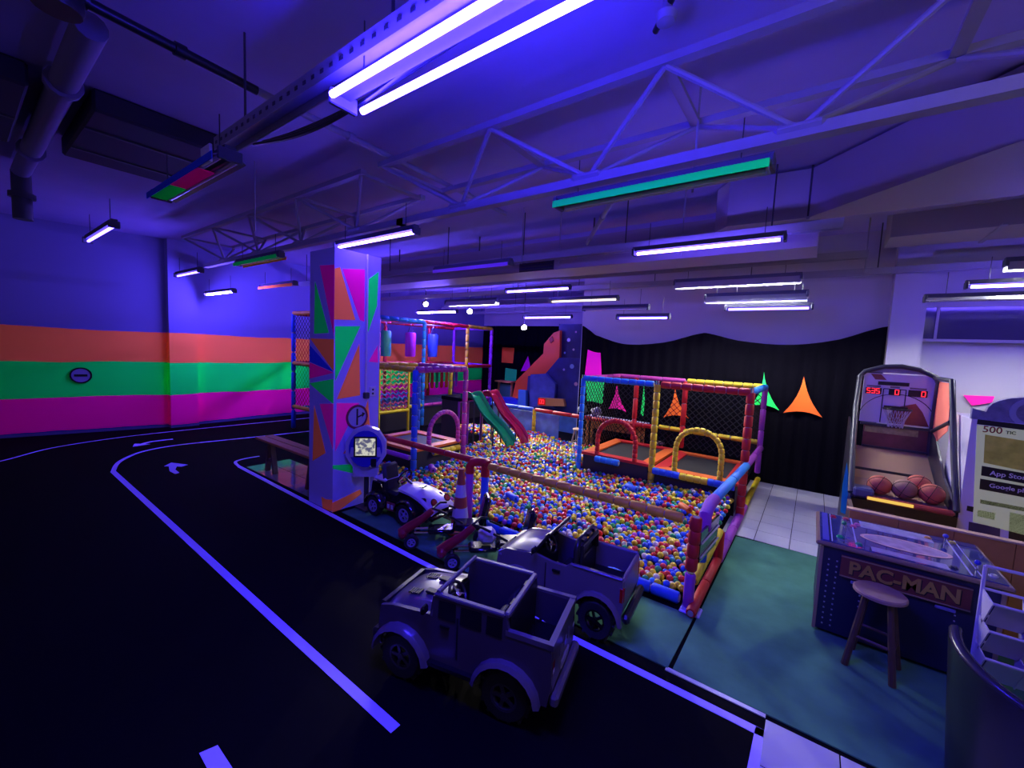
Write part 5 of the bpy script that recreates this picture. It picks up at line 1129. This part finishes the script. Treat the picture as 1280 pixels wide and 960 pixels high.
PB([(1227, 582), (1290, 593), (1289, 606), (1226, 594)], sign_k, 'badge', po, .010); PB([(1225, 598), (1289, 609), (1288, 623), (1224, 611)], sign_k, 'badge', po, .010)
q_ = WY(1252, 592, Q0); xd = (WY(1290, 593, Q0)-WY(1227, 582, Q0)); xd.y = 0
def ptx(s, px, py, size, m, n='lettering'): c_ = WY(px, py, Q0); c_.y = Q0-.0125; return text(s, size, m, frame(c_, (1, 0, 0), (0, 0, 1)), po, n, .001, .001)
ptx('App Store', 1262, 594.5, .060, white_p); ptx('Google play', 1262, 610.5, .054, white_p); ptx('500', 1240, 537.5, .085, mat('red_print', (.35, .03, .04), .4)); ptx('TIC', 1263, 541, .04, sign_k)
PB([(1222, 524), (1300, 533), (1300, 540), (1221, 530)], sign_k, 'header_bar'); PB([(1222, 637), (1244, 641), (1243, 650), (1221, 645)], sign_k, 'ticket_slot'); PB([(1225, 624), (1290, 636), (1290, 641), (1225, 629)], sign_k, 'lower_bar')
PB([(1211, 652), (1250, 660), (1249, 690), (1209, 682)], mat('small_screen', (.03, .03, .10), .2), 'display_panel'); PB([(1262, 640), (1300, 648), (1298, 720), (1259, 705)], mat('prize_door_dark', (.012, .012, .02), .2), 'prize_door'); PB([(1209, 632), (1217, 633.5), (1216, 640), (1208, 638)], sign_k, 'token_emblem')
MB().prism([WY(*p_, 6.5) for p_ in [(1193, 526), (1199, 526), (1201, 608), (1195, 614), (1190, 600)]], (0, .02, 0)).build('side_board', white_p, tag(thing('white_board', WY(1195, 614, 6.5)*1, 'white board strip between the two arcade machines', 'board')), None)
# ================================================================== FAR MACHINE, DESK
YM = 9.9
fmn = thing('slide_tower', WY(690, 545, YM)*1, 'dark blue tower with a red slanted slide far behind the pit', 'arcade machine')
fmn.location.z = 0
def FM(pts, dy, m, n, y0=YM, p=None): return MB().prism([WY(*q_, y0) for q_ in pts], (0, dy, 0)).build(n, m, p or fmn)
tw = WY(699, 405, YM); tw2 = WY(728, 405, YM)
starm = mat('tower_print', (.007, .006, .05), .4, var=.9, scale=4)
MB().bb((tw.x, YM, 0), (tw2.x, YM+.8, tw.z)).build('tower', starm, fmn)
FM([(700, 413), (692, 416), (680, 430), (679, 442), (645, 476), (640, 497), (653, 499), (668, 487), (699, 462)], .7, mat('red_slide', (.95, .11, .02), .3, coat=.3), 'slanted_slide', YM-.1)
FM([(690, 420), (686, 424), (688, 429), (692, 426)], .02, mat('slide_hole', (.35, .02, .02), .4), 'slide_hole', YM-.12)
FM([(699, 447), (681, 468), (660, 470), (657, 512), (725, 520), (727, 448)], .3, mat('front_print', (.02, .02, .13), .4, var=.9, scale=3), 'front_panel', YM-.35)
FM([(663, 468), (682, 467), (694, 480), (692, 510), (662, 508)], .1, mat('cabinet_print', (.05, .06, .26), .4, var=.8, scale=4), 'side_cabinet', YM-.5)
FM([(648, 487), (657, 488), (657, 510), (647, 509)], .1, mat('box_blue', (.05, .16, .45), .4), 'small_box', YM-.5)
dpn = FM([(673, 497), (704, 499), (706, 508), (672, 507)], .1, mat('display_amber', (.45, .18, .05), .4), 'display_bar', YM-.65)
dg = WY(678, 502, YM-.66); 
MB().prism([WY(*q_, YM-.66) for q_ in [(672.5, 497.5), (681.5, 498), (681.5, 506.5), (672, 506)]], (0, .01, 0)).build('lit_display', lamp_mat('red_panel', (1, .02, .03), .35), dpn)
digits('00', dg.x-.05, dg.z, .10, YM-.68, dpn)
FM([(655, 512), (726, 522), (722, 560), (652, 552)], .3, mat('lower_print', (.06, .13, .34), .4, var=.8, scale=4), 'lower_cabinet', YM-.4)
FM([(612, 497), (640, 497), (655, 506), (640, 510), (612, 506)], .5, mat('slide_mouth_blue', (.02, .03, .45), .35), 'slide_mouth', YM-.2)
for (px_, py_), r_, c_ in [((711, 425), .05, (.5, .5, .6)), ((717, 437), .03, (.6, .5, .3)), ((720, 415), .025, (.6, .3, .3)), ((706, 441), .03, (.3, .5, .6)), ((715, 458), .06, (.25, .4, .5)), ((705, 462), .03, (.5, .4, .6)), ((720, 480), .05, (.5, .3, .25))]:
    yq = YM if py_ < 447 else YM-.35; c0 = WY(px_, py_, yq); MB().cyl((c0.x, yq-.008, c0.z), (c0.x, yq, c0.z), r_, n=14).build('printed_planet', mat('planet_%d' % px_, c_, .4), fmn)
wf = thing('wooden_stand', WY(630, 500, 10.5)*1, 'small pale wooden stand left of the red slide', 'stand'); wf.location.z = 0
for a_, b_ in (((624, 476), (624, 560)), ((640, 477), (640, 560))):
    p, q_ = WY(*a_, 10.5), WY(*b_, 10.5); MB().box((p.x, 10.5, p.z/2), (.06, .06, p.z)).build('leg', wood_l, wf)
p, q_ = WY(623, 476, 10.5), WY(641, 477, 10.5); MB().box(((p.x+q_.x)/2, 10.5, p.z), (q_.x-p.x+.06, .3, .05)).build('top_board', wood_l, wf)
MB().box(((p.x+q_.x)/2, 10.52, p.z*.62), (q_.x-p.x-.04, .02, p.z*.6)).build('green_panel', mat('panel_green', (.06, .25, .16), .5), wf)
dk = thing('desk', (-3.2, 8.0, 0), 'white topped desk between the cage and the curtain', 'desk')
MB().cbox((-3.2, 8.0, .76), (1.3, .36, .035), .006).build('desk_top', mat('desk_white', (.55, .50, .72), .4), dk)
for x_ in (-3.75, -2.65):
    for y_ in (7.88, 8.12): MB().box((x_, y_, .37), (.05, .05, .74)).build('leg', wood_l, dk)
MB().box((-3.2, 8.12, .6), (1.1, .02, .2)).build('modesty_board', wood_l, dk)
for (px, py), rx, m_, lb, nm in [((728, 514), .11, mat('olive_cushion', (.10, .13, .12), .8), 'dark olive cushion on the desk', 'cushion'), ((745, 517), .12, mat('grey_plush', (.26, .26, .34), .8), 'grey plush bundle on the desk', 'plush')]:
    p = WY(px, py, 7.98); mb = MB().ball((0, 0, 0), 1, 2); mb.v = [Vector((p.x+v.x*rx, 7.98+v.y*.1, .782+.10+v.z*.10+.02*math.sin(v.x*4))) for v in mb.v]; tag(mb.build(nm, m_, None, 180), lb, nm)
for px, lb in ((734, 'pale wooden stool left of the desk'), (822, 'pale wooden stool right of the yellow post')):
    p = WY(px, 535, 7.95); stool((p.x-(.22 if px < 800 else 0), 8.0), .46, .13, lb, mat('pale_stool', (.50, .36, .22), .5), MATS['pale_stool'])

# resting on the carpets, whose pile is 8 mm high
for o in list(COL.objects):
    if o.parent is None and o.name.split('.')[0] in ('arcade_table', 'brochure_rack', 'tub_chair', 'wooden_counter', 'kiosk', 'pedal_kart', 'toy_pickup', 'toy_racer', 'traffic_cone') or o.name == 'bar_stool': o.location.z += .009
